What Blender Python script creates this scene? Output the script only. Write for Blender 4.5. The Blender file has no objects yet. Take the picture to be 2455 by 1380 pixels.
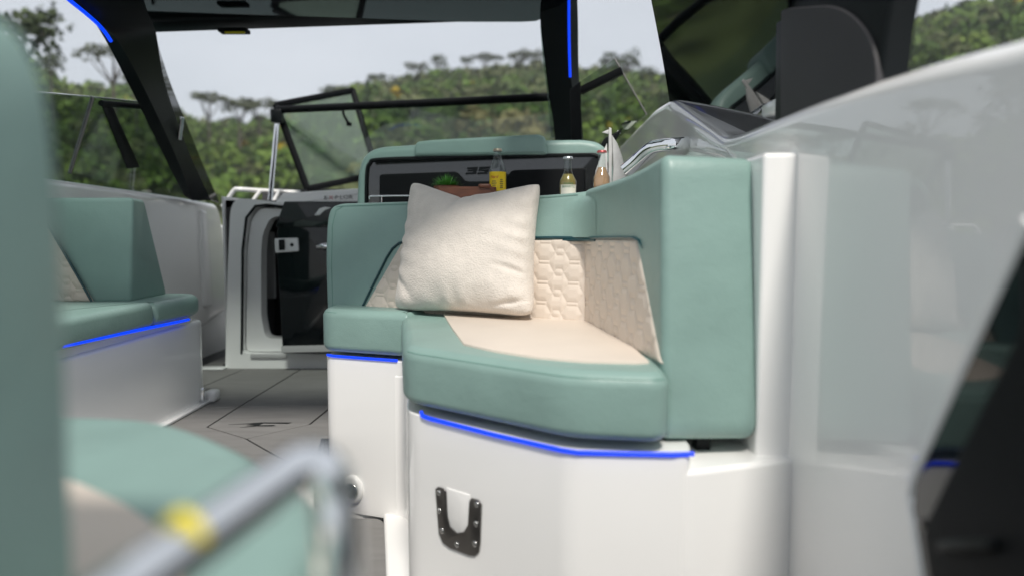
import bpy, bmesh, math, random
import numpy as np
from mathutils import Vector, Matrix

random.seed(7)
rng = np.random.default_rng(7)
sc = bpy.context.scene
col = sc.collection
R = math.radians

# ------------------------------------------------------------------ camera
EYE = 0.72
FPX = 1705.0                       # focal length in photo pixels (25 mm on a 36 mm sensor)
PITCH = math.atan((690 - 560) / FPX)
cam_d = bpy.data.cameras.new('camera')
cam = bpy.data.objects.new('camera', cam_d)
col.objects.link(cam)
cam.location = (0, 0, EYE)
cam.rotation_euler = (math.pi / 2 - PITCH, 0, 0)
cam_d.sensor_width = 36
cam_d.lens = 36 * FPX / 2455
cam_d.clip_start = 0.02
cam_d.clip_end = 5000
cam_d.dof.use_dof = True
cam_d.dof.focus_distance = 2.35
cam_d.dof.aperture_fstop = 1.35
sc.camera = cam

# ------------------------------------------------------------------ sky and sun
SUN_EL, SUN_AZ = R(56), R(8)       # the sun stands behind the camera, a little to its right
sun_dir = Vector((math.sin(SUN_AZ) * math.cos(SUN_EL), -math.cos(SUN_AZ) * math.cos(SUN_EL), math.sin(SUN_EL)))
w = bpy.data.worlds.new('World')
sc.world = w
w.use_nodes = True
nt = w.node_tree
nt.nodes.clear()
out = nt.nodes.new('ShaderNodeOutputWorld')
bg = nt.nodes.new('ShaderNodeBackground')
bg.inputs['Strength'].default_value = 0.1
sky = nt.nodes.new('ShaderNodeTexSky')
sky.sky_type = 'NISHITA'
sky.sun_disc = False
sky.sun_elevation = SUN_EL
sky.sun_rotation = math.pi - SUN_AZ
tc = nt.nodes.new('ShaderNodeTexCoord')
mp = nt.nodes.new('ShaderNodeMapping')
mp.inputs['Scale'].default_value = (1, 1, 2.6)
nz = nt.nodes.new('ShaderNodeTexNoise')
nz.inputs['Scale'].default_value = 1.9
nz.inputs['Detail'].default_value = 6
nz.inputs['Roughness'].default_value = 0.55
cr = nt.nodes.new('ShaderNodeValToRGB')
cr.color_ramp.elements[0].position = 0.3
cr.color_ramp.elements[0].color = (3.75, 3.93, 4.16, 1)
cr.color_ramp.elements[1].position = 0.72
cr.color_ramp.elements[1].color = (4.55, 4.70, 4.92, 1)
mx = nt.nodes.new('ShaderNodeMixRGB')
mx.inputs['Fac'].default_value = 0.88
L = nt.links.new
L(tc.outputs['Generated'], mp.inputs['Vector'])
L(mp.outputs['Vector'], nz.inputs['Vector'])
L(nz.outputs['Fac'], cr.inputs['Fac'])
L(sky.outputs['Color'], mx.inputs['Color1'])
L(cr.outputs['Color'], mx.inputs['Color2'])
L(mx.outputs['Color'], bg.inputs['Color'])
L(bg.outputs['Background'], out.inputs['Surface'])
sd = bpy.data.lights.new('sun', 'SUN')
sd.energy = 2.2
sd.angle = R(8)
sd.color = (1.0, 0.95, 0.88)
so = bpy.data.objects.new('sun', sd)
col.objects.link(so)
so.rotation_euler = (-sun_dir).to_track_quat('-Z', 'Y').to_euler()
sc.view_settings.view_transform = 'Standard'
sc.view_settings.look = 'None'
sc.view_settings.gamma = 1
sc.view_settings.use_curve_mapping = False
sc.view_settings.exposure = 0.80
sc.cycles.use_denoising = True
sc.cycles.max_bounces = 8
sc.cycles.transparent_max_bounces = 24
sc.cycles.glossy_bounces = 5
sc.cycles.caustics_reflective = False
sc.cycles.caustics_refractive = False
sc.cycles.sample_clamp_indirect = 6

# ------------------------------------------------------------------ measuring helpers (photo pixel -> point in the boat)
def ray(px, py):
    c, s = math.cos(PITCH), math.sin(PITCH)
    a, b = px - 1227.5, 690 - py
    return Vector((a, FPX * c + b * s, -FPX * s + b * c))
C0 = Vector((0, 0, EYE))
def P(px, py, d):                  # at distance d forward of the camera
    r = ray(px, py); return C0 + r * (d / r.y)
def PZ(px, py, z):                 # on a level plane
    r = ray(px, py); return C0 + r * ((z - EYE) / r.z)
def PX(px, py, x):                 # on a fore-and-aft plane
    r = ray(px, py); return C0 + r * (x / r.x)

class Plane:
    def __init__(s, O, U, V=None, tilt=0.0):
        s.O = Vector(O); s.U = Vector(U).normalized()
        if V is None:
            n = Vector((s.U.y, -s.U.x, 0))           # horizontal normal on the right-hand side of U
            s.N = n.normalized()
            V = Vector((0, 0, 1)) - s.N * tilt       # tilt > 0 leans the top away from the normal
            V = V.normalized()
            s.V = V
            s.N = s.U.cross(s.V).normalized()
        else:
            s.V = (Vector(V) - s.U * Vector(V).dot(s.U)).normalized()
            s.N = s.U.cross(s.V).normalized()
    def uv(s, px, py):
        r = ray(px, py)
        t = (s.O - C0).dot(s.N) / r.dot(s.N)
        q = C0 + r * t - s.O
        return (q.dot(s.U), q.dot(s.V))
    def w(s, u, v, t=0.0):
        return s.O + s.U * u + s.V * v + s.N * t
    def poly(s, pts):
        return [s.uv(*p) for p in pts]
LEVEL = Plane((0, 0, 0), (1, 0, 0), (0, 1, 0))

# ------------------------------------------------------------------ materials
def nodes_mat(name):
    m = bpy.data.materials.new(name); m.use_nodes = True
    t = m.node_tree
    return m, t, t.nodes['Principled BSDF']
def mat(name, c, rough=0.5, metal=0.0, spec=0.5, coat=0.0, coat_rough=0.03, var=0.0, var_scale=4.0, bump=0.0, bump_scale=200.0,
        bump_dist=0.001, sheen=0.0, rough_var=0.0, bump2=0.0, bump2_scale=10.0, stretch=None):
    m, t, b = nodes_mat(name)
    b.inputs['Base Color'].default_value = (*c, 1)
    b.inputs['Roughness'].default_value = rough
    b.inputs['Metallic'].default_value = metal
    b.inputs['Specular IOR Level'].default_value = spec
    b.inputs['Coat Weight'].default_value = coat
    b.inputs['Coat Roughness'].default_value = coat_rough
    b.inputs['Sheen Weight'].default_value = sheen
    tc = t.nodes.new('ShaderNodeTexCoord')
    src = tc.outputs['Object']
    if stretch:
        mpn = t.nodes.new('ShaderNodeMapping'); mpn.inputs['Scale'].default_value = stretch
        t.links.new(src, mpn.inputs['Vector']); src = mpn.outputs['Vector']
    if var or rough_var:
        n = t.nodes.new('ShaderNodeTexNoise'); n.inputs['Scale'].default_value = var_scale; n.inputs['Detail'].default_value = 5
        t.links.new(src, n.inputs['Vector'])
        if var:
            r = t.nodes.new('ShaderNodeValToRGB')
            r.color_ramp.elements[0].position = 0.3; r.color_ramp.elements[1].position = 0.7
            r.color_ramp.elements[0].color = (*[x * (1 - var) for x in c], 1)
            r.color_ramp.elements[1].color = (*[min(1, x * (1 + var)) for x in c], 1)
            t.links.new(n.outputs['Fac'], r.inputs['Fac']); t.links.new(r.outputs['Color'], b.inputs['Base Color'])
        if rough_var:
            k = t.nodes.new('ShaderNodeMapRange')
            k.inputs['To Min'].default_value = max(0, rough - rough_var); k.inputs['To Max'].default_value = rough + rough_var
            t.links.new(n.outputs['Fac'], k.inputs['Value']); t.links.new(k.outputs['Result'], b.inputs['Roughness'])
    prev = None
    for bs, sc_, dist in ((bump2, bump2_scale, 0.01), (bump, bump_scale, bump_dist)):
        if bs:
            n = t.nodes.new('ShaderNodeTexNoise'); n.inputs['Scale'].default_value = sc_; n.inputs['Detail'].default_value = 3
            t.links.new(src, n.inputs['Vector'])
            bp = t.nodes.new('ShaderNodeBump'); bp.inputs['Strength'].default_value = bs; bp.inputs['Distance'].default_value = dist
            t.links.new(n.outputs['Fac'], bp.inputs['Height'])
            if prev: t.links.new(prev, bp.inputs['Normal'])
            prev = bp.outputs['Normal']
    if prev: t.links.new(prev, b.inputs['Normal'])
    return m
def glow(name, c, e):
    m, t, b = nodes_mat(name)
    b.inputs['Base Color'].default_value = (*[x * 0.2 for x in c], 1)
    b.inputs['Emission Color'].default_value = (*c, 1)
    b.inputs['Emission Strength'].default_value = e
    return m
def pane_mat(name, tint, gloss=1.0, rough=0.0, milky=0.0, milk=(0.6, 0.7, 0.65)):
    m = bpy.data.materials.new(name); m.use_nodes = True
    t = m.node_tree; t.nodes.clear()
    o = t.nodes.new('ShaderNodeOutputMaterial')
    tr = t.nodes.new('ShaderNodeBsdfTransparent'); tr.inputs['Color'].default_value = (*tint, 1)
    gl = t.nodes.new('ShaderNodeBsdfGlossy'); gl.inputs['Roughness'].default_value = rough
    df = t.nodes.new('ShaderNodeBsdfDiffuse'); df.inputs['Color'].default_value = (*milk, 1)
    m0 = t.nodes.new('ShaderNodeMixShader'); m0.inputs['Fac'].default_value = milky
    fr = t.nodes.new('ShaderNodeFresnel')
    ge = t.nodes.new('ShaderNodeNewGeometry'); io = t.nodes.new('ShaderNodeMapRange')      # thin sheet: the same reflectance on both faces
    io.inputs['To Min'].default_value = 1.5; io.inputs['To Max'].default_value = 1 / 1.5
    t.links.new(ge.outputs['Backfacing'], io.inputs['Value']); t.links.new(io.outputs['Result'], fr.inputs['IOR'])
    k = t.nodes.new('ShaderNodeMath'); k.operation = 'MULTIPLY'; k.inputs[1].default_value = gloss
    mixs = t.nodes.new('ShaderNodeMixShader')
    t.links.new(fr.outputs['Fac'], k.inputs[0]); t.links.new(k.outputs[0], mixs.inputs['Fac'])
    t.links.new(tr.outputs[0], m0.inputs[1]); t.links.new(df.outputs[0], m0.inputs[2])
    t.links.new(m0.outputs[0], mixs.inputs[1]); t.links.new(gl.outputs[0], mixs.inputs[2])
    t.links.new(mixs.outputs[0], o.inputs['Surface'])
    return m

M = {}
M['gel'] = mat('white_gelcoat', (0.86, 0.85, 0.83), rough=0.35, coat=1.0, coat_rough=0.02, var=0.015, var_scale=2, bump2=0.03, bump2_scale=5)
M['gel2'] = mat('white_gelcoat_liner', (0.88, 0.88, 0.87), rough=0.3, coat=0.6, coat_rough=0.05, var=0.02, var_scale=3, bump2=0.03, bump2_scale=6)
M['mint'] = mat('mint_vinyl', (0.228, 0.345, 0.312), rough=0.40, spec=0.45, var=0.05, var_scale=7, bump=0.5, bump_scale=260, bump_dist=0.0012, bump2=0.22, bump2_scale=17, rough_var=0.08)
M['cream'] = mat('cream_vinyl', (0.66, 0.58, 0.50), rough=0.45, spec=0.4, var=0.035, var_scale=6, bump=0.4, bump_scale=260, bump_dist=0.001, bump2=0.12, bump2_scale=16)
M['piping'] = mat('dark_teal_piping', (0.008, 0.05, 0.06), rough=0.35)
M['seam'] = mat('mint_thread', (0.14, 0.27, 0.23), rough=0.6)
M['cloth'] = mat('pillow_boucle', (0.69, 0.635, 0.575), rough=0.95, spec=0.1, sheen=0.25, var=0.05, var_scale=26, bump=0.9, bump_scale=190, bump_dist=0.003, bump2=0.25, bump2_scale=26)
M['gloss_black'] = mat('gloss_black', (0.003, 0.005, 0.006), rough=0.05, spec=0.45, bump2=0.015, bump2_scale=3)
M['wing_black'] = mat('mirror_black_gelcoat', (0.003, 0.005, 0.006), rough=0.04, spec=0.7, coat=0.45, coat_rough=0.02, bump2=0.02, bump2_scale=4)
M['black'] = mat('satin_black', (0.004, 0.006, 0.007), rough=0.4, spec=0.22, rough_var=0.08)
M['matte_black'] = mat('matte_black', (0.004, 0.005, 0.006), spec=0.12, rough=0.6, var=0.1, bump=0.2, bump_scale=500)
M['charcoal'] = mat('charcoal_panel', (0.035, 0.033, 0.036), rough=0.55, var=0.08, var_scale=3, bump=0.15, bump_scale=300)
M['chrome'] = mat('polished_steel', (0.86, 0.87, 0.88), rough=0.04, metal=1.0, rough_var=0.015)
M['steel'] = mat('brushed_steel', (0.20, 0.19, 0.18), rough=0.28, metal=1.0, bump=0.2, bump_scale=300)
M['screw'] = mat('screw_steel', (0.6, 0.6, 0.58), rough=0.25, metal=1.0)
M['led'] = glow('blue_light', (0.0, 0.05, 1.0), 0.72)
M['deck'] = mat('grey_foam_deck', (0.205, 0.200, 0.193), rough=0.8, spec=0.2, var=0.09, var_scale=5, bump=0.5, bump_scale=350, bump_dist=0.0008, stretch=(1, 6, 1))
M['caulk'] = mat('black_caulk', (0.006, 0.007, 0.007), rough=0.6)
M['smoke'] = pane_mat('smoked_glass', (0.62, 0.68, 0.65), 1.3)
M['added_roof_glass'] = pane_mat('added_smoked_glass', (0.70, 0.74, 0.73), 1.0)  # for the pane added overhead so that light reaches under the roof
M['clear'] = pane_mat('windscreen_glass', (0.80, 0.86, 0.82), 0.9)
M['green_pane'] = pane_mat('frosted_green_glass', (0.66, 0.74, 0.68), 1.0, 0.05, 0.16, (0.45, 0.55, 0.48))
M['dark_panel'] = mat('mirror_black_panel', (0.02, 0.022, 0.022), rough=0.05, metal=0.6, spec=0.9, coat=1.0)
M['white_paint'] = mat('white_paint', (0.78, 0.78, 0.77), rough=0.35, coat=0.3)
M['red'] = mat('red_paint', (0.45, 0.03, 0.03), rough=0.5)
M['grey_ink'] = mat('dark_ink', (0.05, 0.05, 0.05), rough=0.5)
M['yellow'] = mat('yellow_label', (0.78, 0.55, 0.01), rough=0.5, var=0.05)
M['plain_yellow'] = mat('bright_yellow', (0.85, 0.70, 0.02), rough=0.5)
M['wood'] = mat('red_brown_wood', (0.16, 0.055, 0.03), rough=0.4, var=0.35, var_scale=14, stretch=(1, 8, 8))
M['leaf'] = mat('plant_leaf', (0.10, 0.30, 0.06), rough=0.5, var=0.3, var_scale=30)
M['soil'] = mat('dark_soil', (0.03, 0.02, 0.015), rough=0.9)
M['alu'] = mat('cast_white_metal', (0.72, 0.72, 0.71), rough=0.45, metal=0.15, var=0.08, var_scale=40, bump=0.8, bump_scale=90, bump_dist=0.002)
M['cap_red'] = mat('red_crown_cap', (0.45, 0.10, 0.10), rough=0.35, metal=0.4)
M['cap_silver'] = mat('silver_crown_cap', (0.6, 0.65, 0.68), rough=0.3, metal=0.7)
M['cap_gold'] = mat('tan_crown_cap', (0.42, 0.36, 0.28), rough=0.35, metal=0.6)
M['paper'] = mat('cream_paper', (0.72, 0.72, 0.62), rough=0.6)
M['ink_green'] = mat('green_ink', (0.03, 0.16, 0.08), rough=0.6)
M['grey_seat'] = mat('plastic_grey', (0.45, 0.45, 0.45), rough=0.4)
def glass_body(name, tint):
    m, t, b = nodes_mat(name)
    b.inputs['Base Color'].default_value = (*tint, 1)
    b.inputs['Transmission Weight'].default_value = 1.0
    b.inputs['Roughness'].default_value = 0.02
    b.inputs['IOR'].default_value = 1.35
    return m
M['bottle_glass'] = pane_mat('bottle_glass', (0.86, 0.90, 0.89), 1.6)
M['gin'] = pane_mat('clear_drink', (0.55, 0.60, 0.66), 0.6, 0.0, 0.35, (0.16, 0.20, 0.27))
M['ale'] = pane_mat('golden_drink', (0.85, 0.74, 0.34), 0.6, 0.0, 0.5, (0.62, 0.50, 0.17))
M['rose'] = pane_mat('amber_drink', (0.88, 0.66, 0.46), 0.6, 0.0, 0.32, (0.85, 0.62, 0.45))

# ------------------------------------------------------------------ object helpers
def link(o):
    col.objects.link(o); return o
def thing(name, label, cat, loc=(0, 0, 0), group=None):
    o = link(bpy.data.objects.new(name, None))
    o.location = loc; o.empty_display_size = 0.1
    o['label'] = label; o['category'] = cat
    if group: o['group'] = group
    o['wl'] = list(loc)
    return o
def tag(o, label, cat, group=None):
    o['label'] = label; o['category'] = cat
    if group: o['group'] = group
    return o
def origin_of(p):
    v = Vector((0, 0, 0))
    while p is not None:
        v = v + p.location; p = p.parent
    return v
def mesh_obj(name, verts, faces, m, parent=None, smooth=35, loc=None):
    if loc is None: loc = Vector((0, 0, 0))
    o0 = origin_of(parent) if parent else Vector(loc)
    me = bpy.data.meshes.new(name)
    me.from_pydata([tuple(Vector(v) - o0) for v in verts], [], faces)
    me.validate()
    me.materials.append(M[m] if isinstance(m, str) else m)
    bm = bmesh.new(); bm.from_mesh(me)
    bmesh.ops.recalc_face_normals(bm, faces=bm.faces)
    bm.to_mesh(me); bm.free()
    if smooth:
        for p in me.polygons: p.use_smooth = True
        me.set_sharp_from_angle(angle=R(smooth))
    o = link(bpy.data.objects.new(name, me))
    if parent: o.parent = parent
    else: o.location = o0
    return o
def fillet(poly, r, seg=5):
    n = len(poly); res = []
    for i in range(n):
        ri = r[i] if isinstance(r, (list, tuple)) else r
        p = Vector(poly[i]).to_2d() if len(poly[i]) > 2 else Vector(poly[i])
        a = Vector(poly[i - 1][:2]); b = Vector(poly[(i + 1) % n][:2])
        if ri <= 0: res.append(tuple(p)); continue
        la, lb = (a - p).length, (b - p).length
        ra = min(ri, la * 0.48); rb = min(ri, lb * 0.48)
        s = p + (a - p).normalized() * ra; e = p + (b - p).normalized() * rb
        for k in range(seg + 1):
            t = k / seg
            res.append(tuple(s * (1 - t) ** 2 + p * 2 * t * (1 - t) + e * t * t))
    return res
def smooth_open(pts, seg=6):       # Catmull-Rom through points of any dimension
    pts = [Vector(p) for p in pts]
    q = [pts[0] * 2 - pts[1]] + pts + [pts[-1] * 2 - pts[-2]]
    res = []
    for i in range(1, len(q) - 2):
        for k in range(seg):
            t = k / seg
            res.append(0.5 * ((2 * q[i]) + (q[i + 1] - q[i - 1]) * t + (2 * q[i - 1] - 5 * q[i] + 4 * q[i + 1] - q[i + 2]) * t * t
                       + (3 * q[i] - q[i - 1] - 3 * q[i + 1] + q[i + 2]) * t ** 3))
    res.append(pts[-1])
    return res
def area2(p): return sum(p[i - 1][0] * p[i][1] - p[i][0] * p[i - 1][1] for i in range(len(p)))
def offset(poly, d):               # inward for a counter-clockwise outline
    n = len(poly); res = []
    for i in range(n):
        p = Vector(poly[i]); a = Vector(poly[i - 1]); b = Vector(poly[(i + 1) % n])
        e1 = (p - a); e2 = (b - p)
        e1 = e1.normalized() if e1.length > 1e-7 else e2.normalized(); e2 = e2.normalized() if e2.length > 1e-7 else e1
        n1 = Vector((-e1.y, e1.x)); n2 = Vector((-e2.y, e2.x))
        m = n1 + n2
        m = m / max(0.35, m.length_squared / 2) if m.length > 1e-6 else n1
        res.append(tuple(p + m * d))
    return res
def cushion(name, poly, t0, t1, r, pl, m, parent=None, rb=None, seg=5, crown=0.0, smooth=35):
    """a padded or moulded slab: outline in the plane pl, from t0 (back) to t1 (front), edges rounded by r"""
    poly = [tuple(p[:2]) for p in poly]
    if area2(poly) < 0: poly = poly[::-1]
    rb = r if rb is None else rb
    rings = []
    if rb > 0:
        for k in range(seg + 1):
            a = math.pi / 2 * k / seg
            rings.append((rb * (1 - math.sin(a)), t0 + rb * (1 - math.cos(a))))
    else: rings.append((0, t0))
    if r > 0:
        for k in range(seg + 1):
            a = math.pi / 2 * k / seg
            rings.append((r * (1 - math.cos(a)), t1 - r * (1 - math.sin(a))))
    else: rings.append((0, t1))
    if crown:
        for f in (0.5, 1.1, 1.8): rings.append((r + 0.02 * f, t1 + crown * (1 - (1 - f / 1.8) ** 2)))
    n = len(poly); verts = []; faces = []
    for ins, t in rings:
        for u, v in (offset(poly, ins) if ins else poly): verts.append(pl.w(u, v, t))
    for k in range(len(rings) - 1):
        for i in range(n):
            j = (i + 1) % n
            faces.append((k * n + i, k * n + j, (k + 1) * n + j, (k + 1) * n + i))
    faces.append(tuple(range(n))[::-1]); faces.append(tuple((len(rings) - 1) * n + i for i in range(n)))
    return mesh_obj(name, verts, faces, m, parent, smooth)
def box(name, a, b, m, parent=None, bevel=0.004, seg=2):
    a = Vector(a); b = Vector(b)
    lo = Vector((min(a.x, b.x), min(a.y, b.y), min(a.z, b.z))); hi = Vector((max(a.x, b.x), max(a.y, b.y), max(a.z, b.z)))
    pts = [(x, y, z) for x in (lo.x, hi.x) for y in (lo.y, hi.y) for z in (lo.z, hi.z)]
    return hexa(name, [pts[0], pts[4], pts[6], pts[2], pts[1], pts[5], pts[7], pts[3]], m, parent, bevel, seg)
def hexa(name, p, m, parent=None, bevel=0.004, seg=2):
    """eight corners: four of the bottom in order, then four of the top in order"""
    o0 = origin_of(parent) if parent else Vector((0, 0, 0))
    bm = bmesh.new()
    vs = [bm.verts.new(Vector(q) - o0) for q in p]
    for f in ((0, 1, 2, 3), (4, 5, 6, 7), (0, 1, 5, 4), (1, 2, 6, 5), (2, 3, 7, 6), (3, 0, 4, 7)):
        bm.faces.new([vs[i] for i in f])
    bmesh.ops.recalc_face_normals(bm, faces=bm.faces)
    if bevel: bmesh.ops.bevel(bm, geom=bm.edges[:], offset=bevel, segments=seg, profile=0.5, affect='EDGES')
    me = bpy.data.meshes.new(name); bm.to_mesh(me); bm.free()
    me.materials.append(M[m])
    for q in me.polygons: q.use_smooth = True
    me.set_sharp_from_angle(angle=R(50))
    o = link(bpy.data.objects.new(name, me))
    if parent: o.parent = parent
    return o
def tube_geo(pts, r, n=10, closed=False, sq=None):
    pts = [Vector(p) for p in pts]; N = len(pts); verts = []; faces = []
    rad = r if isinstance(r, (list, tuple)) else [r] * N
    t0 = (pts[1] - pts[0]).normalized()
    up = Vector((0, 0, 1)) if abs(t0.z) < 0.9 else Vector((1, 0, 0))
    nrm = (up - t0 * up.dot(t0)).normalized()
    for i in range(N):
        a = pts[i - 1] if (i > 0 or closed) else pts[i]; b = pts[(i + 1) % N] if (i < N - 1 or closed) else pts[i]
        t = (b - a).normalized()
        nrm = (nrm - t * nrm.dot(t)).normalized(); bi = t.cross(nrm)
        for k in range(n):
            an = 2 * math.pi * k / n
            cx, cy = math.cos(an), math.sin(an)
            if sq: cx, cy = math.copysign(abs(cx) ** 0.35, cx) * sq[0], math.copysign(abs(cy) ** 0.35, cy) * sq[1]
            verts.append(pts[i] + (nrm * cx + bi * cy) * rad[i])
    for i in range(N if closed else N - 1):
        j = (i + 1) % N
        for k in range(n):
            l = (k + 1) % n
            faces.append((i * n + k, i * n + l, j * n + l, j * n + k))
    if not closed:
        faces.append(tuple(range(n))[::-1]); faces.append(tuple((N - 1) * n + k for k in range(n)))
    return verts, faces
def tube(name, pts, r, m, parent=None, n=10, closed=False, sq=None):
    v, f = tube_geo(pts, r, n, closed, sq)
    return mesh_obj(name, v, f, m, parent, 45)
def lathe(name, prof, base, m, parent=None, n=28, cap=True):
    base = Vector(base); verts = []; faces = []
    for r_, z in prof:
        for k in range(n):
            a = 2 * math.pi * k / n
            verts.append(base + Vector((r_ * math.cos(a), r_ * math.sin(a), z)))
    for i in range(len(prof) - 1):
        for k in range(n):
            l = (k + 1) % n
            faces.append((i * n + k, i * n + l, (i + 1) * n + l, (i + 1) * n + k))
    if cap:
        faces.append(tuple(range(n))[::-1]); faces.append(tuple((len(prof) - 1) * n + k for k in range(n)))
    return mesh_obj(name, verts, faces, m, parent, 40)
def resample(poly, n):
    p = [Vector(q) for q in poly]; p.append(p[0])
    d = [0]
    for i in range(1, len(p)): d.append(d[-1] + (p[i] - p[i - 1]).length)
    res = []; j = 0
    for k in range(n):
        s = d[-1] * k / n
        while d[j + 1] < s: j += 1
        t = (s - d[j]) / max(1e-9, d[j + 1] - d[j]); res.append(tuple(p[j] * (1 - t) + p[j + 1] * t))
    return res
def ring_plate(name, outer, inner, t0, t1, pl, m, parent=None, n=96, smooth=30):
    """a plate with an opening in it"""
    if area2(outer) < 0: outer = outer[::-1]
    if area2(inner) < 0: inner = inner[::-1]
    c = Vector((sum(p[0] for p in inner) / len(inner), sum(p[1] for p in inner) / len(inner)))
    def by_angle(poly):
        q = [Vector(p) for p in resample(poly, 720)]
        ang = [(math.atan2(p.y - c.y, p.x - c.x)) for p in q]
        res = []
        for k in range(n):
            a = -math.pi + 2 * math.pi * k / n
            i = min(range(len(q)), key=lambda i: abs((ang[i] - a + math.pi) % (2 * math.pi) - math.pi))
            res.append(q[i])
        return res
    a = by_angle(outer); b = by_angle(inner); verts = []; faces = []
    for lst, t in ((a, t0), (a, t1), (b, t1), (b, t0)):
        for p in lst: verts.append(pl.w(p.x, p.y, t))
    for s in range(4):
        for i in range(n):
            j = (i + 1) % n; s2 = (s + 1) % 4
            faces.append((s * n + i, s * n + j, s2 * n + j, s2 * n + i))
    return mesh_obj(name, verts, faces, m, parent, smooth)
def text_geo(s, size, shear=0.0):
    cu = bpy.data.curves.new('t', 'FONT'); cu.body = s; cu.size = size; cu.shear = shear; cu.align_x = 'CENTER'; cu.align_y = 'CENTER'
    cu.extrude = size * 0.02; cu.resolution_u = 3
    o = bpy.data.objects.new('t', cu); col.objects.link(o)
    dg = bpy.context.evaluated_depsgraph_get()
    me = bpy.data.meshes.new_from_object(o.evaluated_get(dg))
    v = [tuple(x.co) for x in me.vertices]; f = [tuple(p.vertices) for p in me.polygons]
    bpy.data.objects.remove(o); bpy.data.curves.remove(cu); bpy.data.meshes.remove(me)
    return v, f
def text_on(name, s, size, pl, u, v, t, m, parent, shear=0.0, sx=1.0):
    vs, fs = text_geo(s, size, shear)
    return mesh_obj(name, [pl.w(u + x * sx, v + y, t + z) for x, y, z in vs], fs, m, parent, 0)

# quilting: hexagons with narrow bands above and below, linked by small hexagons
QL, QH = 0.105, 0.064
def quilt_segments():
    h = QH / 2; s = []
    big = [(0, h), (0.017, 0.006), (0.055, 0.006), (0.072, h), (0.055, QH - 0.006), (0.017, QH - 0.006)]
    small = [(0.072, h), (0.079, h - 0.011), (0.098, h - 0.011), (QL, h), (0.098, h + 0.011), (0.079, h + 0.011)]
    for pg in (big, small):
        for i in range(6): s.append((pg[i], pg[(i + 1) % 6]))
    s += [((0.017, 0.006), (0.017, -0.006)), ((0.055, 0.006), (0.055, -0.006))]
    allS = []
    for dx in (-QL, 0, QL):
        for dy in (-QH, 0, QH): allS += [((a[0] + dx, a[1] + dy), (b[0] + dx, b[1] + dy)) for a, b in s]
    return np.array(allS)
QS = quilt_segments()
def quilt(u, v):
    x = np.mod(u, QL); y = np.mod(v, QH); best = np.full(x.shape, 1.0)
    for (a, b) in QS:
        d = b - a; L2 = d @ d
        t = np.clip(((x - a[0]) * d[0] + (y - a[1]) * d[1]) / L2, 0, 1)
        best = np.minimum(best, np.hypot(x - a[0] - t * d[0], y - a[1] - t * d[1]))
    return best
def quilted(name, pl, quad, m, parent, base=0.004, depth=0.0065, nu=300, nv=160, off=(0, 0), k=1.0):
    A, B, Cc, D = [np.array(q) for q in quad]      # bottom-left, top-left, top-right, bottom-right in plane units
    s = np.linspace(0, 1, nu)[:, None, None]; t = np.linspace(0, 1, nv)[None, :, None]
    uv = (A * (1 - s) + D * s) * (1 - t) + (B * (1 - s) + Cc * s) * t
    u = uv[..., 0]; v = uv[..., 1]
    dist = quilt((u + off[0]) / k, (v + off[1]) / k) * k
    e = np.minimum(np.minimum(s[..., 0], 1 - s[..., 0]) * 0.6, np.minimum(t[..., 0], 1 - t[..., 0]) * 0.35) * np.ones_like(u)
    puff = depth * np.clip(dist / 0.014, 0, 1) ** 0.55
    h = base + puff * np.clip(e / 0.012, 0, 1) - 0.006 * (1 - np.clip(e / 0.004, 0, 1))
    O = np.array(pl.O); U = np.array(pl.U); V = np.array(pl.V); N = np.array(pl.N)
    co = O + u[..., None] * U + v[..., None] * V + h[..., None] * N
    idx = np.arange(nu * nv).reshape(nu, nv)
    f = np.stack([idx[:-1, :-1], idx[1:, :-1], idx[1:, 1:], idx[:-1, 1:]], -1).reshape(-1, 4)
    return mesh_obj(name, [tuple(x) for x in co.reshape(-1, 3)], f.tolist(), m, parent, 180)

# ------------------------------------------------------------------ water and hills
def struct(o): o['kind'] = 'structure'; return o
WZ = -1.15
me_w = [(-1500, -1500, WZ), (1500, -1500, WZ), (1500, 1500, WZ), (-1500, 1500, WZ)]
M['water'] = mat('sea_water', (0.02, 0.05, 0.045), rough=0.12, spec=0.5, bump2=0.6, bump2_scale=0.8)
struct(mesh_obj('water', me_w, [(0, 1, 2, 3)], 'water', None, 0))

SKYLINE = [(-9000, 250), (-3000, 200), (-1500, 120), (-600, 60), (-200, 50), (0, 75), (120, 150), (160, 180), (230, 190), (350, 198), (430, 245), (470, 268), (560, 280), (650, 272), (700, 240),
           (800, 212), (880, 190), (950, 186), (1000, 172), (1050, 158), (1150, 146), (1290, 138), (1400, 145), (1500, 158), (1560, 168),
           (1700, 160), (1900, 110), (2130, 38), (2300, -10), (2455, -40), (3200, -60), (5000, 150), (9000, 330)]
def sky_tan(az):                   # tangent of the skyline's elevation at an azimuth from straight ahead
    az = np.asarray(az, float)
    px = 1227.5 + FPX * np.tan(np.clip(az, -1.38, 1.38))
    y = np.interp(px, [p[0] for p in SKYLINE], [p[1] for p in SKYLINE])
    e = np.arctan((690 - y) / FPX * np.cos(np.clip(az, -1.38, 1.38))) - PITCH * np.cos(az)
    e = np.where(np.abs(az) > 1.38, 0.10, e)
    return np.tan(np.clip(e, 0.06, 0.6))
R0, R1, R2 = 170.0, 430.0, 700.0
def ground(az, r):
    top = sky_tan(az) * R1 - 10.0
    k = np.clip((r - R0) / (R1 - R0), 0, 1)
    bump_ = 4.5 * np.sin(az * 27 + r * 0.03) * np.sin(r * 0.04 + az * 13) * np.clip(k * (1 - k) * 4, 0, 1)
    back = np.clip((r - R1) / (R2 - R1), 0, 1)
    return np.maximum(-2.0 + (top + 2.0) * (k ** 0.82) + bump_ - back * 30, -2.0)
na, nr = 260, 34
AZ = np.linspace(-2.4, 2.0, na); RR = np.linspace(R0, R2, nr)
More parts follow.
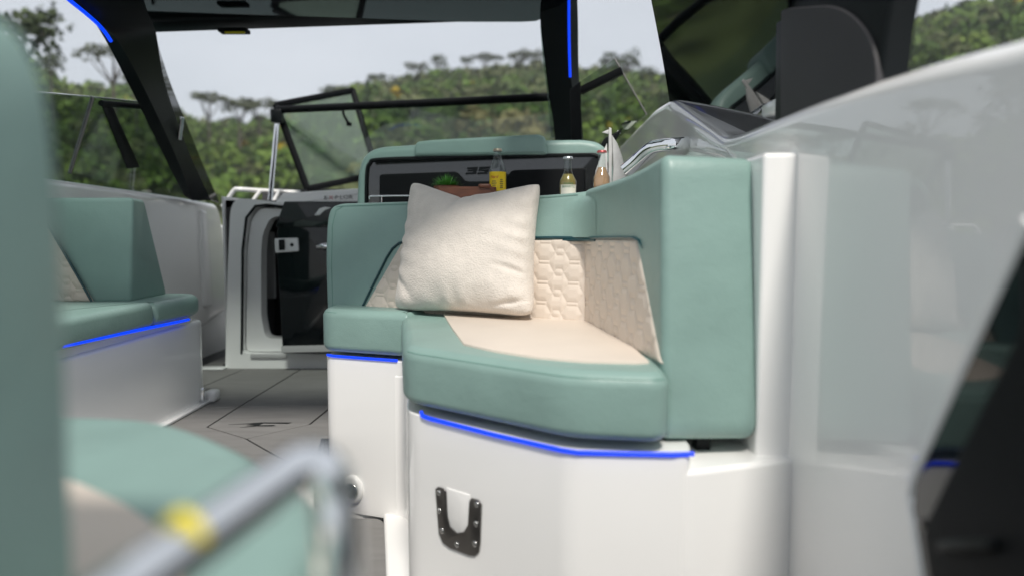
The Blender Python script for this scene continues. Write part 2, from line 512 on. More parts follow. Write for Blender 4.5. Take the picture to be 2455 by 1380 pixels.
ag, rg = np.meshgrid(AZ, RR, indexing='ij')
zg = ground(ag, rg)
hv = np.stack([np.sin(ag) * rg, np.cos(ag) * rg, zg], -1).reshape(-1, 3)
ix = np.arange(na * nr).reshape(na, nr)
hf = np.stack([ix[:-1, :-1], ix[1:, :-1], ix[1:, 1:], ix[:-1, 1:]], -1).reshape(-1, 4)
M['hill'] = mat('hill_undergrowth', (0.075, 0.09, 0.036), rough=0.9, spec=0.1, var=0.5, var_scale=0.15)
hill = struct(mesh_obj('hills', [tuple(x) for x in hv], hf.tolist(), 'hill', None, 180))

def leaf_mat(name):
    m, t, b = nodes_mat(name)
    a = t.nodes.new('ShaderNodeAttribute'); a.attribute_name = 'tint'
    n = t.nodes.new('ShaderNodeTexNoise'); n.inputs['Scale'].default_value = 0.9
    tcn = t.nodes.new('ShaderNodeTexCoord'); t.links.new(tcn.outputs['Object'], n.inputs['Vector'])
    mrg = t.nodes.new('ShaderNodeMapRange'); mrg.inputs['To Min'].default_value = 0.8; mrg.inputs['To Max'].default_value = 1.2
    t.links.new(n.outputs['Fac'], mrg.inputs['Value'])
    vm = t.nodes.new('ShaderNodeVectorMath'); vm.operation = 'SCALE'
    t.links.new(a.outputs['Color'], vm.inputs[0]); t.links.new(mrg.outputs['Result'], vm.inputs['Scale'])
    t.links.new(vm.outputs[0], b.inputs['Base Color'])
    b.inputs['Roughness'].default_value = 0.7; b.inputs['Specular IOR Level'].default_value = 0.15
    return m
M['foliage'] = leaf_mat('foliage')
def leaves(centres, radii, nper, size, squash=0.75):
    """leaf quads spread over the outer part of each crown; returns vertices and the crown index of each quad"""
    n = len(centres)
    ci = np.repeat(np.arange(n), nper)
    k = len(ci)
    d = rng.normal(size=(k, 3)); d /= np.linalg.norm(d, axis=1)[:, None]
    d[:, 2] = np.where(d[:, 2] < -0.35, -d[:, 2], d[:, 2])
    lump = 1 + 0.28 * np.sin(d[:, 0] * 5 + ci) * np.sin(d[:, 1] * 5 + ci * 2.1) + 0.15 * np.sin(d[:, 2] * 7 + ci)
    rad = radii[ci] * lump * (0.72 + 0.28 * rng.random(k) ** 0.5)
    pos = centres[ci] + d * rad[:, None] * np.array([1, 1, squash])
    nrm = d + rng.normal(size=(k, 3)) * 0.55; nrm /= np.linalg.norm(nrm, axis=1)[:, None]
    t = np.cross(nrm, rng.normal(size=(k, 3))); t /= np.linalg.norm(t, axis=1)[:, None]
    b = np.cross(nrm, t)
    s = size * (0.6 + 0.8 * rng.random(k))[:, None] * (radii[ci] ** 0.5)[:, None] * 0.5
    q = np.stack([pos + t * s, pos + b * s * 0.7, pos - t * s, pos - b * s * 0.7], 1)
    return q.reshape(-1, 3), ci
def leaf_mesh(name, V, tint_per_face, parent=None, m='foliage'):
    o0 = np.array(origin_of(parent)) if parent else np.zeros(3)
    nf = len(V) // 4
    me = bpy.data.meshes.new(name)
    me.vertices.add(len(V)); me.vertices.foreach_set('co', (V - o0).astype(np.float32).ravel())
    me.loops.add(nf * 4); me.loops.foreach_set('vertex_index', np.arange(nf * 4, dtype=np.int32))
    me.polygons.add(nf); me.polygons.foreach_set('loop_start', np.arange(0, nf * 4, 4, dtype=np.int32))
    me.update(calc_edges=True)
    at = me.attributes.new('tint', 'FLOAT_COLOR', 'FACE')
    cc = np.ones((nf, 4), np.float32); cc[:, :3] = tint_per_face
    at.data.foreach_set('color', cc.ravel())
    me.materials.append(M[m])
    o = link(bpy.data.objects.new(name, me))
    if parent: o.parent = parent
    return o
PAL = np.array([1.2, 1.42, 1.15]) * np.array([(0.050, 0.075, 0.020), (0.07, 0.098, 0.024), (0.095, 0.125, 0.030), (0.060, 0.072, 0.030), (0.085, 0.085, 0.042), (0.12, 0.145, 0.036), (0.10, 0.095, 0.055)])
def forest():
    C, Rd, T = [], [], []
    tries = 0
    while len(C) < 15000 and tries < 90000:
        tries += 1
        az = rng.uniform(-1.75, 0.95)
        r = R0 + (R1 + 8 - R0) * math.sqrt(rng.random())
        z = float(ground(az, r))
        if z < -1.5: continue
        rad = rng.uniform(1.5, 3.0) if rng.random() < 0.8 else rng.uniform(3.0, 4.6)
        C.append((math.sin(az) * r, math.cos(az) * r, z + rad * rng.uniform(0.6, 1.5))); Rd.append(rad)
        px = 1227.5 + FPX * math.tan(az)
        low = 1 - (r - R0) / (R1 - R0)
        w_ = np.array([1.3, 1.3, 0.5 + 1.6 * low, 0.9, 0.9, 0.15 + 1.0 * low, 0.5 + 0.3 * (900 < px < 1400)])
        if 800 < px < 1400: w_ = w_ * np.array([0.8, 0.9, 0.7, 1.2, 1.8, 0.7, 1.6])
        if px < 700: w_ = w_ * np.array([0.8, 1.2, 1.6, 0.8, 0.8, 1.6, 0.3])
        c = PAL[rng.choice(7, p=w_ / w_.sum())] * rng.uniform(0.8, 1.25)
        if rng.random() < 0.018: c = np.array((0.36, 0.26, 0.012))
        yy = 560 - (z + rad - EYE) / r * FPX
        if 1120 < px < 1310 and 285 < yy < 335: c = np.array((0.26, 0.215, 0.10)) * rng.uniform(0.8, 1.1)
        T.append(c)
    V, ci = leaves(np.array(C), np.array(Rd), 44, 1.35, 1.0)
    T = np.array(T)[ci] * rng.uniform(0.85, 1.15, (len(ci), 1))
    o = leaf_mesh('forest', V, T)
    o['kind'] = 'stuff'; o['label'] = 'dense green forest covering the hillsides'; o['category'] = 'forest'
forest()
M['bark'] = mat('tree_bark', (0.09, 0.075, 0.06), rough=0.9, var=0.3, var_scale=2, bump2=0.5, bump2_scale=6)
def skyline_tree(px, py, h, crown_r, r, label, flat=0.4, clumps=7, tint=(0.05, 0.07, 0.025), spread=1.0):
    """py is the crown's top in the photo, h the tree's height in metres, r its distance"""
    az = math.atan((px - 1227.5) / FPX)
    top = P(px, py, r * math.cos(az))
    base = Vector((top.x, top.y, top.z - h))
    t = thing('tree', label, 'tree', base, 'trees standing out on the skyline')
    V0, F0 = [], []
    def limb(pts, r0, r1):
        k = len(pts)
        v, f = tube_geo(pts, [r0 + (r1 - r0) * i / (k - 1) for i in range(k)], 6)
        o = len(V0); V0.extend(v); F0.extend([tuple(i + o for i in q) for q in f])
    fork = base + Vector((random.uniform(-.4, .4), 0, h * 0.55))
    limb([base - Vector((0, 0, 6)), base + Vector((random.uniform(-.2, .2), 0, h * .3)), fork], crown_r * 0.085, crown_r * 0.06)
    cs, rs = [], []
    for k in range(clumps):
        a = 2 * math.pi * k / clumps + random.uniform(-.4, .4); q = random.uniform(.35, .8) * crown_r * spread
        c = base + Vector((q * math.cos(a), q * math.sin(a), h - crown_r * flat * random.uniform(.45, 1.25)))
        limb([fork, (fork + c) / 2 + Vector((0, 0, -.3)), c], crown_r * 0.04, crown_r * 0.012)
        cs.append(tuple(c)); rs.append(crown_r * random.uniform(.28, .48))
    mesh_obj('trunk', V0, F0, 'bark', t, 60)
    V, ci = leaves(np.array(cs), np.array(rs), 75, 0.62, flat + 0.2)
    T = np.array(tint) * rng.uniform(.65, 1.35, (len(ci), 1))
    leaf_mesh('crown', V, T, t)
DK = (0.06, 0.08, 0.036); GY = (0.085, 0.098, 0.055)
skyline_tree(38, 8, 17, 6, 110, 'big dark tree at the far left edge behind the blurred cushion', .8, 10, DK)
skyline_tree(118, 120, 15.5, 5.1, 258, 'small dark tree just right of the blurred cushion top', .8, 6, DK)
skyline_tree(268, 112, 25.8, 8.2, 258, 'tall umbrella-shaped tree left of the black windscreen pillar', .38, 9, GY, 1.15)
skyline_tree(322, 178, 15.5, 4.7, 275, 'lower tree beside the tall umbrella tree, touching the black pillar', .6, 6, GY)
skyline_tree(500, 228, 20.6, 7.3, 292, 'flat-topped tree nearest the left pillar on the central skyline', .28, 8, GY, 1.2)
skyline_tree(572, 238, 18.9, 6.6, 292, 'round-topped skyline tree between two flat-topped ones', .5, 8, GY)
skyline_tree(622, 240, 18.9, 7.3, 301, 'flat-topped tree on the skyline just left of the open window frame', .35, 8, GY, 1.15)
skyline_tree(790, 205, 13.8, 5.1, 387, 'small tree on the ridge above the open window frame', .7, 6, DK)
skyline_tree(905, 172, 13.8, 5.7, 404, 'rounded tree where the ridge begins to climb', .8, 7, DK)
skyline_tree(1002, 150, 15.5, 6.6, 404, 'broad low tree on the ridge left of the pointed one', .45, 7, GY)
skyline_tree(1050, 133, 20.6, 5.4, 404, 'pointed dark tree highest on the middle of the ridge', 1.1, 7, DK)
skyline_tree(1118, 134, 17.2, 5.1, 409, 'slim dark tree just right of the pointed ridge tree', .7, 6, DK)
skyline_tree(1164, 130, 17.2, 5.7, 409, 'dark umbrella tree in the middle of the ridge', .5, 7, GY)
skyline_tree(1192, 134, 15.5, 4.7, 416, 'small dark tree between the umbrella tree and the right-hand cluster', .6, 6, DK)
skyline_tree(1248, 124, 18.9, 7.3, 413, 'wide spreading tree on the ridge left of the right pillar', .5, 9, GY)
skyline_tree(1290, 118, 20.6, 6.6, 416, 'loose airy tree at the glass edge of the right pillar', .6, 8, GY)
skyline_tree(1462, 128, 17.2, 5.1, 344, 'narrow tree above the raised window corner right of the pillar', .7, 6, DK)
skyline_tree(1500, 122, 20.6, 8.2, 344, 'large rounded tree right of the blue-lit pillar', .8, 9, DK)
skyline_tree(1550, 160, 15.5, 6.3, 344, 'low tree against the edge of the gloss black panel', .7, 7, DK)

# ------------------------------------------------------------------ boat: hull, floors
hull_pl = LEVEL
hull_outline = [(-2.25, -1.5), (0.95, -1.5), (1.0, 2.2), (0.8, 4.4), (0.2, 6.6), (-0.65, 7.8), (-1.5, 6.6), (-2.1, 4.4), (-2.3, 2.2)]
struct(cushion('boat_hull', fillet(hull_outline, 0.5), -1.5, -0.36, 0.12, LEVEL, 'gel2', None, rb=0.3))
FLOOR_L, DROP = 0.0, -0.25
helm_floor = struct(cushion('floor', [(-1.95, 2.10), (-0.60, 2.10), (-0.668, 2.47), (0.75, 2.47), (0.75, 7.0), (-1.95, 7.0)], -0.30, -0.006, 0.0, LEVEL, 'caulk', None, rb=0, smooth=0))
aft_floor = struct(box('floor', (-1.95, -1.2, -0.36), (0.75, 2.2, DROP - 0.006), 'caulk', None, 0.0))
box('step_face', (-1.95, 2.085, -0.30), (-0.60, 2.102, -0.008), 'gel2', helm_floor, 0.003)
def deck_panel(parent, pts, z, gap=0.004, m='deck'):
    p = [tuple(q[:2]) for q in pts]
    if area2(p) < 0: p = p[::-1]
    return cushion('deck_panel', offset(p, gap), z - 0.005, z, 0.0015, LEVEL, m, parent, rb=0, seg=1, smooth=0)
F = lambda px, py: PZ(px, py, 0.0).to_2d()
a1, a2 = F(400, 980), F(1000, 964)          # cross seam
b1, b2, b3 = F(718, 886), F(497, 1022), F(640, 1088)
c1, c2, c3 = F(545, 1060), F(742, 1016), F(800, 969.2)
x12 = F(571, 975)
d1, d2 = F(440, 945), F(572, 889)
yF = 3.90
bfar = b1 + (b1 - b2) * ((yF - b1.y) / (b1.y - b2.y))
dfar = d2 + (d2 - d1) * ((yF - d2.y) / (d2.y - d1.y))
lo = 2.11
blo = b3 + (b3 - b2) * ((lo - b3.y) / (b3.y - b2.y))
cr1 = F(768, 971)
deck_panel(helm_floor, [(-1.7, a1.y + 0.02), a1, x12, bfar, dfar, d1, (-1.7, d1.y - 0.15)], 0)
deck_panel(helm_floor, [(-1.7, d1.y - 0.15), d1, dfar, (-1.7, yF)], 0)
deck_panel(helm_floor, [x12, a2, (a2.x, yF), bfar], 0)
i34 = F(590, 1050)                           # where the short diagonal crosses the long one
deck_panel(helm_floor, [x12, b2, i34, c2, c3], 0)
deck_panel(helm_floor, [(-1.7, a1.y + 0.02), (-1.7, lo), (blo.x, lo), i34, b2, x12, a1], 0)
deck_panel(helm_floor, [i34, (blo.x, lo), (-.605, lo), (-.672, 2.475), (-.2, 2.475), (-.2, c3.y), (c3.x, c3.y), c2], 0)
deck_panel(helm_floor, [(-1.7, yF + .01), (-1.2, yF + .01), (-1.2, 4.6), (-1.7, 4.4)], 0)
deck_panel(helm_floor, [(-1.7, 4.4), (-1.2, 4.6), (-1.2, 6.5), (-1.7, 6.5)], 0)
# winged emblem cut into the foam
def emblem(pts, pr):
    p = [tuple(F(*q)) for q in pts]
    if area2(p) < 0: p = p[::-1]
    return cushion('emblem', p, 0.0005, 0.0012, 0, LEVEL, 'caulk', pr, rb=0, smooth=0)
emblem([(548, 1017), (600, 1014), (625, 1012), (700, 1012), (690, 1015), (632, 1014), (618, 1019), (590, 1018), (612, 1015)], helm_floor)
emblem([(575, 1024), (612, 1019), (655, 1018), (662, 1020), (648, 1021), (616, 1021)], helm_floor)
G = lambda px, py: PZ(px, py, DROP).to_2d()
pad_r = [G(922, 1240), G(930, 1380)]
dirp = (pad_r[1] - pad_r[0]).normalized()
pr_far = pad_r[0]; pr_near = pad_r[0] + dirp * 2.2
deck_panel(aft_floor, fillet([(pr_far.x, pr_far.y), (pr_near.x, pr_near.y), (-1.8, pr_near.y), (-1.8, pr_far.y), ], 0.05), DROP)

# ------------------------------------------------------------------ starboard side: coaming wall with post and black inset panel
XW = 0.58
wall = thing('side_coaming', 'glossy white moulded side wall on the right, rising to a peak', 'boat wall', (XW, 1.5, 0))
top = [(2455, 82), (2280, 128), (2105, 182), (1935, 243), (1800, 302), (1752, 322)]
tp = [PX(px, py, XW) for px, py in top]
peak = PX(1598, 240, XW); dip = PX(1722, 326, XW); fwd = PX(1482, 340, XW)
prof = [(-1.2, tp[0].z - .01)] + [(q.y, q.z) for q in tp] + [(dip.y, dip.z), (peak.y - 0.02, peak.z), (peak.y + .25, peak.z + .015), (fwd.y, fwd.z - .02), (4.6, 1.15), (5.2, 1.0), (5.2, -0.5), (-1.2, -0.5)]
rad = [0] + [0.1] * len(tp) + [0.08, 0.06, 0.1, 0.2, 0.2, 0.1, 0, 0]
wp = Plane((XW, 0, 0), (0, -1, 0), (0, 0, 1))      # normal points inboard
wpl = [(-y, z) for y, z in fillet([(y, z) for y, z in prof], rad, 8)]
cushion('wall_panel', wpl, -0.25, 0.0, 0.035, wp, 'gel', wall, rb=0.02, seg=6)
post_top = P(1850, 366, 1.47).z
cushion('post', fillet([(0.512, 1.462), (0.60, 1.462), (0.60, 1.72), (0.512, 1.72)], 0.012), -0.5, post_top, 0.012, LEVEL, 'gel', wall, rb=0)

# black gloss inset near the camera
blk = thing('black_side_panel', 'blurred glossy black slanting panel with pale edge at the lower right', 'side panel', (0.47, 0.7, 0))
XP = 0.47
bp = Plane((XP, 0, 0), (0, -1, 0), (0, 0, 1))
edge = [(2470, 530), (2300, 905), (2190, 1150), (2184, 1215), (2200, 1310), (2240, 1600)]
eo = [bp.uv(*p) for p in edge]
inn = [(2560, 640), (2410, 930), (2255, 1240), (2243, 1280), (2262, 1400), (2300, 1620)]
ei = [bp.uv(*p) for p in inn]
near_u = -0.02
cushion('panel_face', eo + [(near_u, eo[-1][1]), (near_u, eo[0][1])], -0.03, 0.0, 0.006, bp, 'gloss_black', blk, rb=0)
cushion('inner_panel', ei + [(near_u - .01, ei[-1][1]), (near_u - .01, ei[0][1])], 0.001, 0.016, 0.006, bp, 'matte_black', blk, rb=0)
tube('edge_trim', [bp.w(u - 0.004, v, -0.006) for u, v in smooth_open([Vector(q) for q in eo], 5)], 0.0095, 'gel', blk, 10)
u, v = bp.uv(2197, 1243)
cushion('trim_screw', [(u + .012 + .006 * math.cos(a), v + .006 * math.sin(a)) for a in np.linspace(0, 2 * math.pi, 16, endpoint=False)], -.001, .003, .002, bp, 'steel', blk, rb=0, seg=2)
cushion('handle', fillet([bp.uv(*p) for p in ((2300, 1295), (2440, 1290), (2440, 1320), (2305, 1325))], .006), 0.016, 0.026, 0.004, bp, 'black', blk)

# ------------------------------------------------------------------ corner bench
bench = thing('corner_bench', 'mint and cream upholstered corner bench on white base, pillow on it', 'bench', (0.0, 2.0, DROP))
ZS, ZB = 0.45, 0.312
def onz(pts, z): return [tuple(PZ(px, py, z).to_2d()) for px, py in pts]
main_o = [(-0.262, 1.69), (0.112, 1.385), (0.308, 1.352), (0.330, 1.60), (0.25, 2.24), (-0.32, 2.50), (-0.37, 2.36)]
# base moulding
base_main = [(-0.256, 1.700), (0.115, 1.392), (0.348, 1.3615), (0.366, 1.43), (0.366, 2.3), (0.28, 2.45), (-0.34, 2.6), (-0.345, 2.38)]
cushion('base', fillet(base_main, [.05, .03, .02, .02, .0, .05, .05, .05]), DROP, 0.2885, 0.004, LEVEL, 'gel', bench, rb=0.0)
cushion('base_ledge', fillet([(0.28, 1.3725), (0.350, 1.3632), (0.60, 1.450), (0.60, 2.3), (0.28, 2.3)], [0, .025, 0, 0, 0], 8), DROP, 0.256, 0.012, LEVEL, 'gel', bench, rb=0.0)
base_far = [(-0.658, 2.455), (-0.385, 2.35), (-0.30, 2.32), (-0.28, 2.6), (-0.62, 2.95)]
cushion('base', fillet(base_far, [.05, .03, .02, .05, .05]), DROP, 0.296, 0.004, LEVEL, 'gel', bench, rb=0.0)
# concave moulding between the two bases
mo = []
for k in range(9):
    a = math.pi / 2 * k / 8
    mo.append((-0.392 + 0.055 * math.sin(a), 2.36 - 0.085 * (1 - math.cos(a)) - .012))
mo += [(-0.30, 2.27), (-0.30, 2.42), (-0.39, 2.42)]
cushion('corner_moulding', mo, DROP, 0.25, 0.01, LEVEL, 'gel', bench, rb=0.0)
pe0 = PZ(922, 1240, DROP); pe1 = PZ(930, 1380, DROP); ped = (pe1 - pe0).normalized(); pe2 = pe0 + ped * 1.0
cushion('base_skirt', [(pe0.x - .009, pe0.y + .02), (pe2.x - .009, pe2.y), (-0.15, pe2.y), (-0.15, 2.44), (pe0.x - .009, 2.44)], DROP - .02, DROP + 0.016, 0.014, LEVEL, 'gel', bench, rb=0.0)
cushion('base_skirt', [(-0.70, 2.44), (pe0.x + .02, 2.395), (pe0.x + .02, 2.5), (-0.70, 2.5)], DROP - .02, DROP + 0.018, 0.014, LEVEL, 'gel', bench, rb=0.0)
bx0 = P(848, 1173, 2.41)
boss_pl = Plane(bx0, (0.93, -0.36, 0), (0, 0, 1))
cushion('step_light_boss', [(0.042 * math.cos(a) - 0.004, 0.05 * math.sin(a) + .002) for a in np.linspace(0, 2 * math.pi, 28, endpoint=False)], -0.05, 0.012, 0.012, boss_pl, 'gel', bench, rb=0)
cushion('step_light', [(0.027 * math.cos(a), 0.027 * math.sin(a)) for a in np.linspace(0, 2 * math.pi, 28, endpoint=False)], 0.0, 0.018, 0.004, boss_pl, 'screw', bench, rb=0)
cushion('step_light_centre', [(0.005 * math.cos(a), 0.005 * math.sin(a)) for a in np.linspace(0, 2 * math.pi, 12, endpoint=False)], 0.016, 0.0195, 0.001, boss_pl, 'steel', bench, rb=0)
# light strips under the cushions
def strip(parent, pts, z, r=0.0052, name='light_strip'):
    return tube(name, [Vector((p[0], p[1], z)) for p in pts], r, 'led', parent, 8)
lz = 0.302
pA = Plane((-0.256, 1.700, 0), (0.371, -0.308, 0), (0, 0, 1)); pBq = Plane((0.115, 1.392, 0), (0.230, -0.030, 0), (0, 0, 1)); pC = Plane((-0.658, 2.455, 0), (0.273, -0.105, 0), (0, 0, 1))
on = lambda pl, px, py, t: pl.w(*pl.uv(px, py), t)
ls = [on(pA, 1008, 986, -.002), on(pA, 1014, 995, .002), on(pA, 1030, 1001, .003), on(pA, 1190, 1041, .003), on(pA, 1350, 1077, .003), on(pBq, 1384, 1082, .003), on(pBq, 1500, 1085, .003), on(pBq, 1612, 1087, .003), on(pBq, 1664, 1088, -.004)]
tube('light_strip', ls, 0.0048, 'led', bench, 8)
ls = [on(pC, 783, 850, -.004), on(pC, 800, 852, .002), on(pC, 880, 858, .002), on(pC, 953, 863, .002)]
tube('light_strip', ls, 0.0046, 'led', bench, 8)
# seat cushions
cf = cushion('seat_cushion', fillet([(-0.672, 2.455), (-0.345, 2.330), (-0.24, 2.50), (-0.655, 2.75)], [.07, .012, .02, .06], 7), ZB, ZS + 0.012, 0.03, LEVEL, 'mint', bench, rb=0.026, seg=6)
ff = fillet(main_o, [.06, .05, .055, .06, .06, .06, .06], 8)
cm = cushion('seat_cushion', ff, ZB, ZS, 0.032, LEVEL, 'mint', bench, rb=0.022, seg=6)
ins = onz(((1066, 757), (1085, 788), (1112, 824), (1190, 841), (1290, 856), (1400, 865), (1525, 868), (1556, 866), (1500, 815), (1402, 755), (1290, 744), (1180, 738), (1058, 742)), ZS + .004)
cushion('seat_insert', ins, ZS - .01, ZS + 0.006, 0.002, LEVEL, 'cream', cm, rb=0, seg=2)
def seam_line(poly_pts, z, parent, r=0.0013):
    tube('seam', [Vector((p[0], p[1], z)) for p in poly_pts], r, 'seam', parent, 5)
lo_ = offset(ff if area2(ff) > 0 else ff[::-1], 0.006)
fr = sorted(p for p in lo_ if p[1] < 1.72 and p[0] < 0.30)
seam_line(fr, ZS - 0.0135, cm)
p2 = fillet([(-0.672, 2.455), (-0.345, 2.330), (-0.24, 2.50), (-0.655, 2.75)], [.07, .012, .02, .06], 7)
lo2 = offset(p2 if area2(p2) > 0 else p2[::-1], 0.006)
fr2 = sorted(p for p in lo2 if p[1] < 2.50 and p[0] < -0.355)
seam_line(fr2, ZS - 0.001, cf)

# far backrest
BL, BR = PZ(780, 735, ZS), PZ(1400, 772, ZS)
bpF = Plane(BL, BR - BL, None, 0.17)
out_far = [(782, 790), (778, 700), (776, 610), (780, 520), (790, 494), (812, 486), (900, 483), (1000, 480), (1120, 474), (1290, 466), (1380, 459), (1420, 452), (1420, 800)]
brf = cushion('backrest', fillet(bpF.poly(out_far), [0, .05, .05, .05, .02, .02, .1, .1, .1, .1, .1, 0, 0]), -0.11, 0.0, 0.024, bpF, 'mint', bench, rb=0.03, seg=6)
qf = [bpF.uv(*p) for p in ((866, 748), (962, 583), (1408, 571), (1406, 785))]
quilted('quilted_insert', bpF, qf, 'cream', brf, base=0.0015, depth=.0046, nu=330, nv=150, off=(0.0, 0.01))
pip = [(862, 752), (880, 714), (905, 664), (928, 618), (942, 596), (958, 583), (985, 577), (1100, 574), (1250, 571), (1330, 570), (1408, 571)]
tube('piping', [bpF.w(*bpF.uv(*p), 0.003) for p in pip], 0.0045, 'piping', brf, 8)
sm = [(798, 735), (795, 640), (797, 540), (806, 505), (822, 495)]
tube('seam', [bpF.w(*bpF.uv(*p), 0.0006) for p in sm], 0.001, 'seam', brf, 5)
sm = [(806, 490), (900, 486.5), (1000, 483.5), (1120, 477.5), (1290, 469.5), (1385, 461.5)]
tube('seam', [bpF.w(*bpF.uv(px, py + 5), -.0006) for px, py in sm], 0.001, 'seam', brf, 5)
# right backrest, its thick end towards the camera
Q0 = Vector((0.226, 2.17, ZS)); Q1 = Vector((0.312, 1.452, ZS))
bpR = Plane(Q0, Q1 - Q0, None, 0.03)
out_r = [(1396, 800), (1388, 470), (1400, 453), (1450, 437), (1500, 418), (1545, 395), (1574, 376)]
orr = [bpR.uv(*p) for p in out_r]
e_top = bpR.uv(1591, 368); e_bot = bpR.uv(1591, 1064)
orr = [(orr[0][0] - .05, -0.15), (orr[1][0] - .06, orr[1][1] - .02)] + orr[2:] + [e_top, e_bot]
brr = cushion('backrest', fillet(orr, [0, .05, .03, .05, .05, .05, .03, .05, .05]), -0.209, 0.0, 0.022, bpR, 'mint', bench, rb=0.028, seg=6)
qr = [bpR.uv(*p) for p in ((1401, 778), (1404, 572), (1528, 573), (1588, 873))]
quilted('quilted_insert', bpR, qr, 'cream', brr, base=0.001, depth=.0042, nu=260, nv=170, off=(0.03, 0.02), k=1.3)
pip = [(1404, 571), (1440, 570.5), (1490, 570), (1522, 571), (1535, 578), (1543, 596)]
tube('piping', [bpR.w(*bpR.uv(*p), 0.003) for p in pip], [.0045, .0045, .0045, .0045, .003, .001], 'piping', brr, 8)
def corner_fill(name, zs, m, parent, reach, proud):
    v = []; f = []; n = 12
    for z in zs:
        z, reach = z if isinstance(z, tuple) else (z, reach)
        fo = bpF.O + bpF.V * ((z - bpF.O.z) / bpF.V.z) + bpF.N * proud; ro_ = bpR.O + bpR.V * ((z - bpR.O.z) / bpR.V.z) + bpR.N * proud
        du, dr_ = bpF.U, bpR.U
        det = du.x * -dr_.y + dr_.x * du.y
        w_ = ro_ - fo; k = (w_.x * -dr_.y + dr_.x * w_.y) / det
        c = fo + du * k; c.z = z
        a = c - du * reach; b = c + dr_ * reach * 1.8
        for i in range(n + 1):
            t = i / n; v.append(a * (1 - t) ** 2 + c * 2 * t * (1 - t) + b * t * t)
    for j in range(len(zs) - 1):
        for i in range(n): f.append((j * (n + 1) + i, j * (n + 1) + i + 1, (j + 1) * (n + 1) + i + 1, (j + 1) * (n + 1) + i))
    return mesh_obj(name, v, f, m, parent, 60)
corner_fill('corner_pad', [0.708, 0.74, 0.79, 0.815, (0.828, .05), (0.836, .02)], 'mint', brf, 0.075, 0.0008)
arc = corner_fill('piping', [0.70, 0.704], 'piping', brf, 0.075, 0.002)
arc_pts = [v_.co + origin_of(brf) for v_ in list(arc.data.vertices)[:13]]
bpy.data.objects.remove(arc)
tube('piping', arc_pts, 0.0045, 'piping', brf, 8)
u_end = e_bot[0]
box('support_foot', bpR.w(u_end - .10, e_bot[1] - 0.045, -0.10), bpR.w(u_end - .06, e_bot[1] + .02, -0.125), 'black', bench, 0.003)
# table bracket on the front of the base
f0 = Vector((-0.256, 1.700, 0)); f1 = Vector((0.115, 1.392, 0))
bpB = Plane(f0, f1 - f0, (0, 0, 1))
br_px = [(1046, 1170), (1052, 1165), (1066, 1169), (1071, 1177), (1074, 1235), (1081, 1260), (1098, 1276), (1114, 1273), (1124, 1256), (1127, 1200), (1132, 1192), (1150, 1197), (1156, 1206), (1153, 1300), (1150, 1322), (1140, 1331), (1126, 1329), (1080, 1311), (1064, 1299), (1054, 1275)]
brk = cushion('table_bracket', bpB.poly(br_px), 0.0005, 0.004, 0.001, bpB, 'steel', bench, rb=0, seg=2)
sl = [(1072, 1168), (1075, 1235), (1081, 1260), (1098, 1276), (1114, 1273), (1124, 1256), (1127, 1185)]
cushion('bracket_socket', bpB.poly(sl), 0.0, 0.0025, 0.001, bpB, 'gel', bench, rb=0, seg=2)
for q in ((1055, 1179), (1055, 1222), (1062, 1270), (1098, 1303), (1141, 1301), (1144, 1253), (1146, 1207)):
    u, v = bpB.uv(*q)
    cushion('screw', [(u + 0.0068 * math.cos(a), v + 0.0068 * math.sin(a)) for a in np.linspace(0, 2 * math.pi, 16, endpoint=False)], 0.003, 0.0062, 0.002, bpB, 'screw', brk, rb=0, seg=3)
    s_ = brk

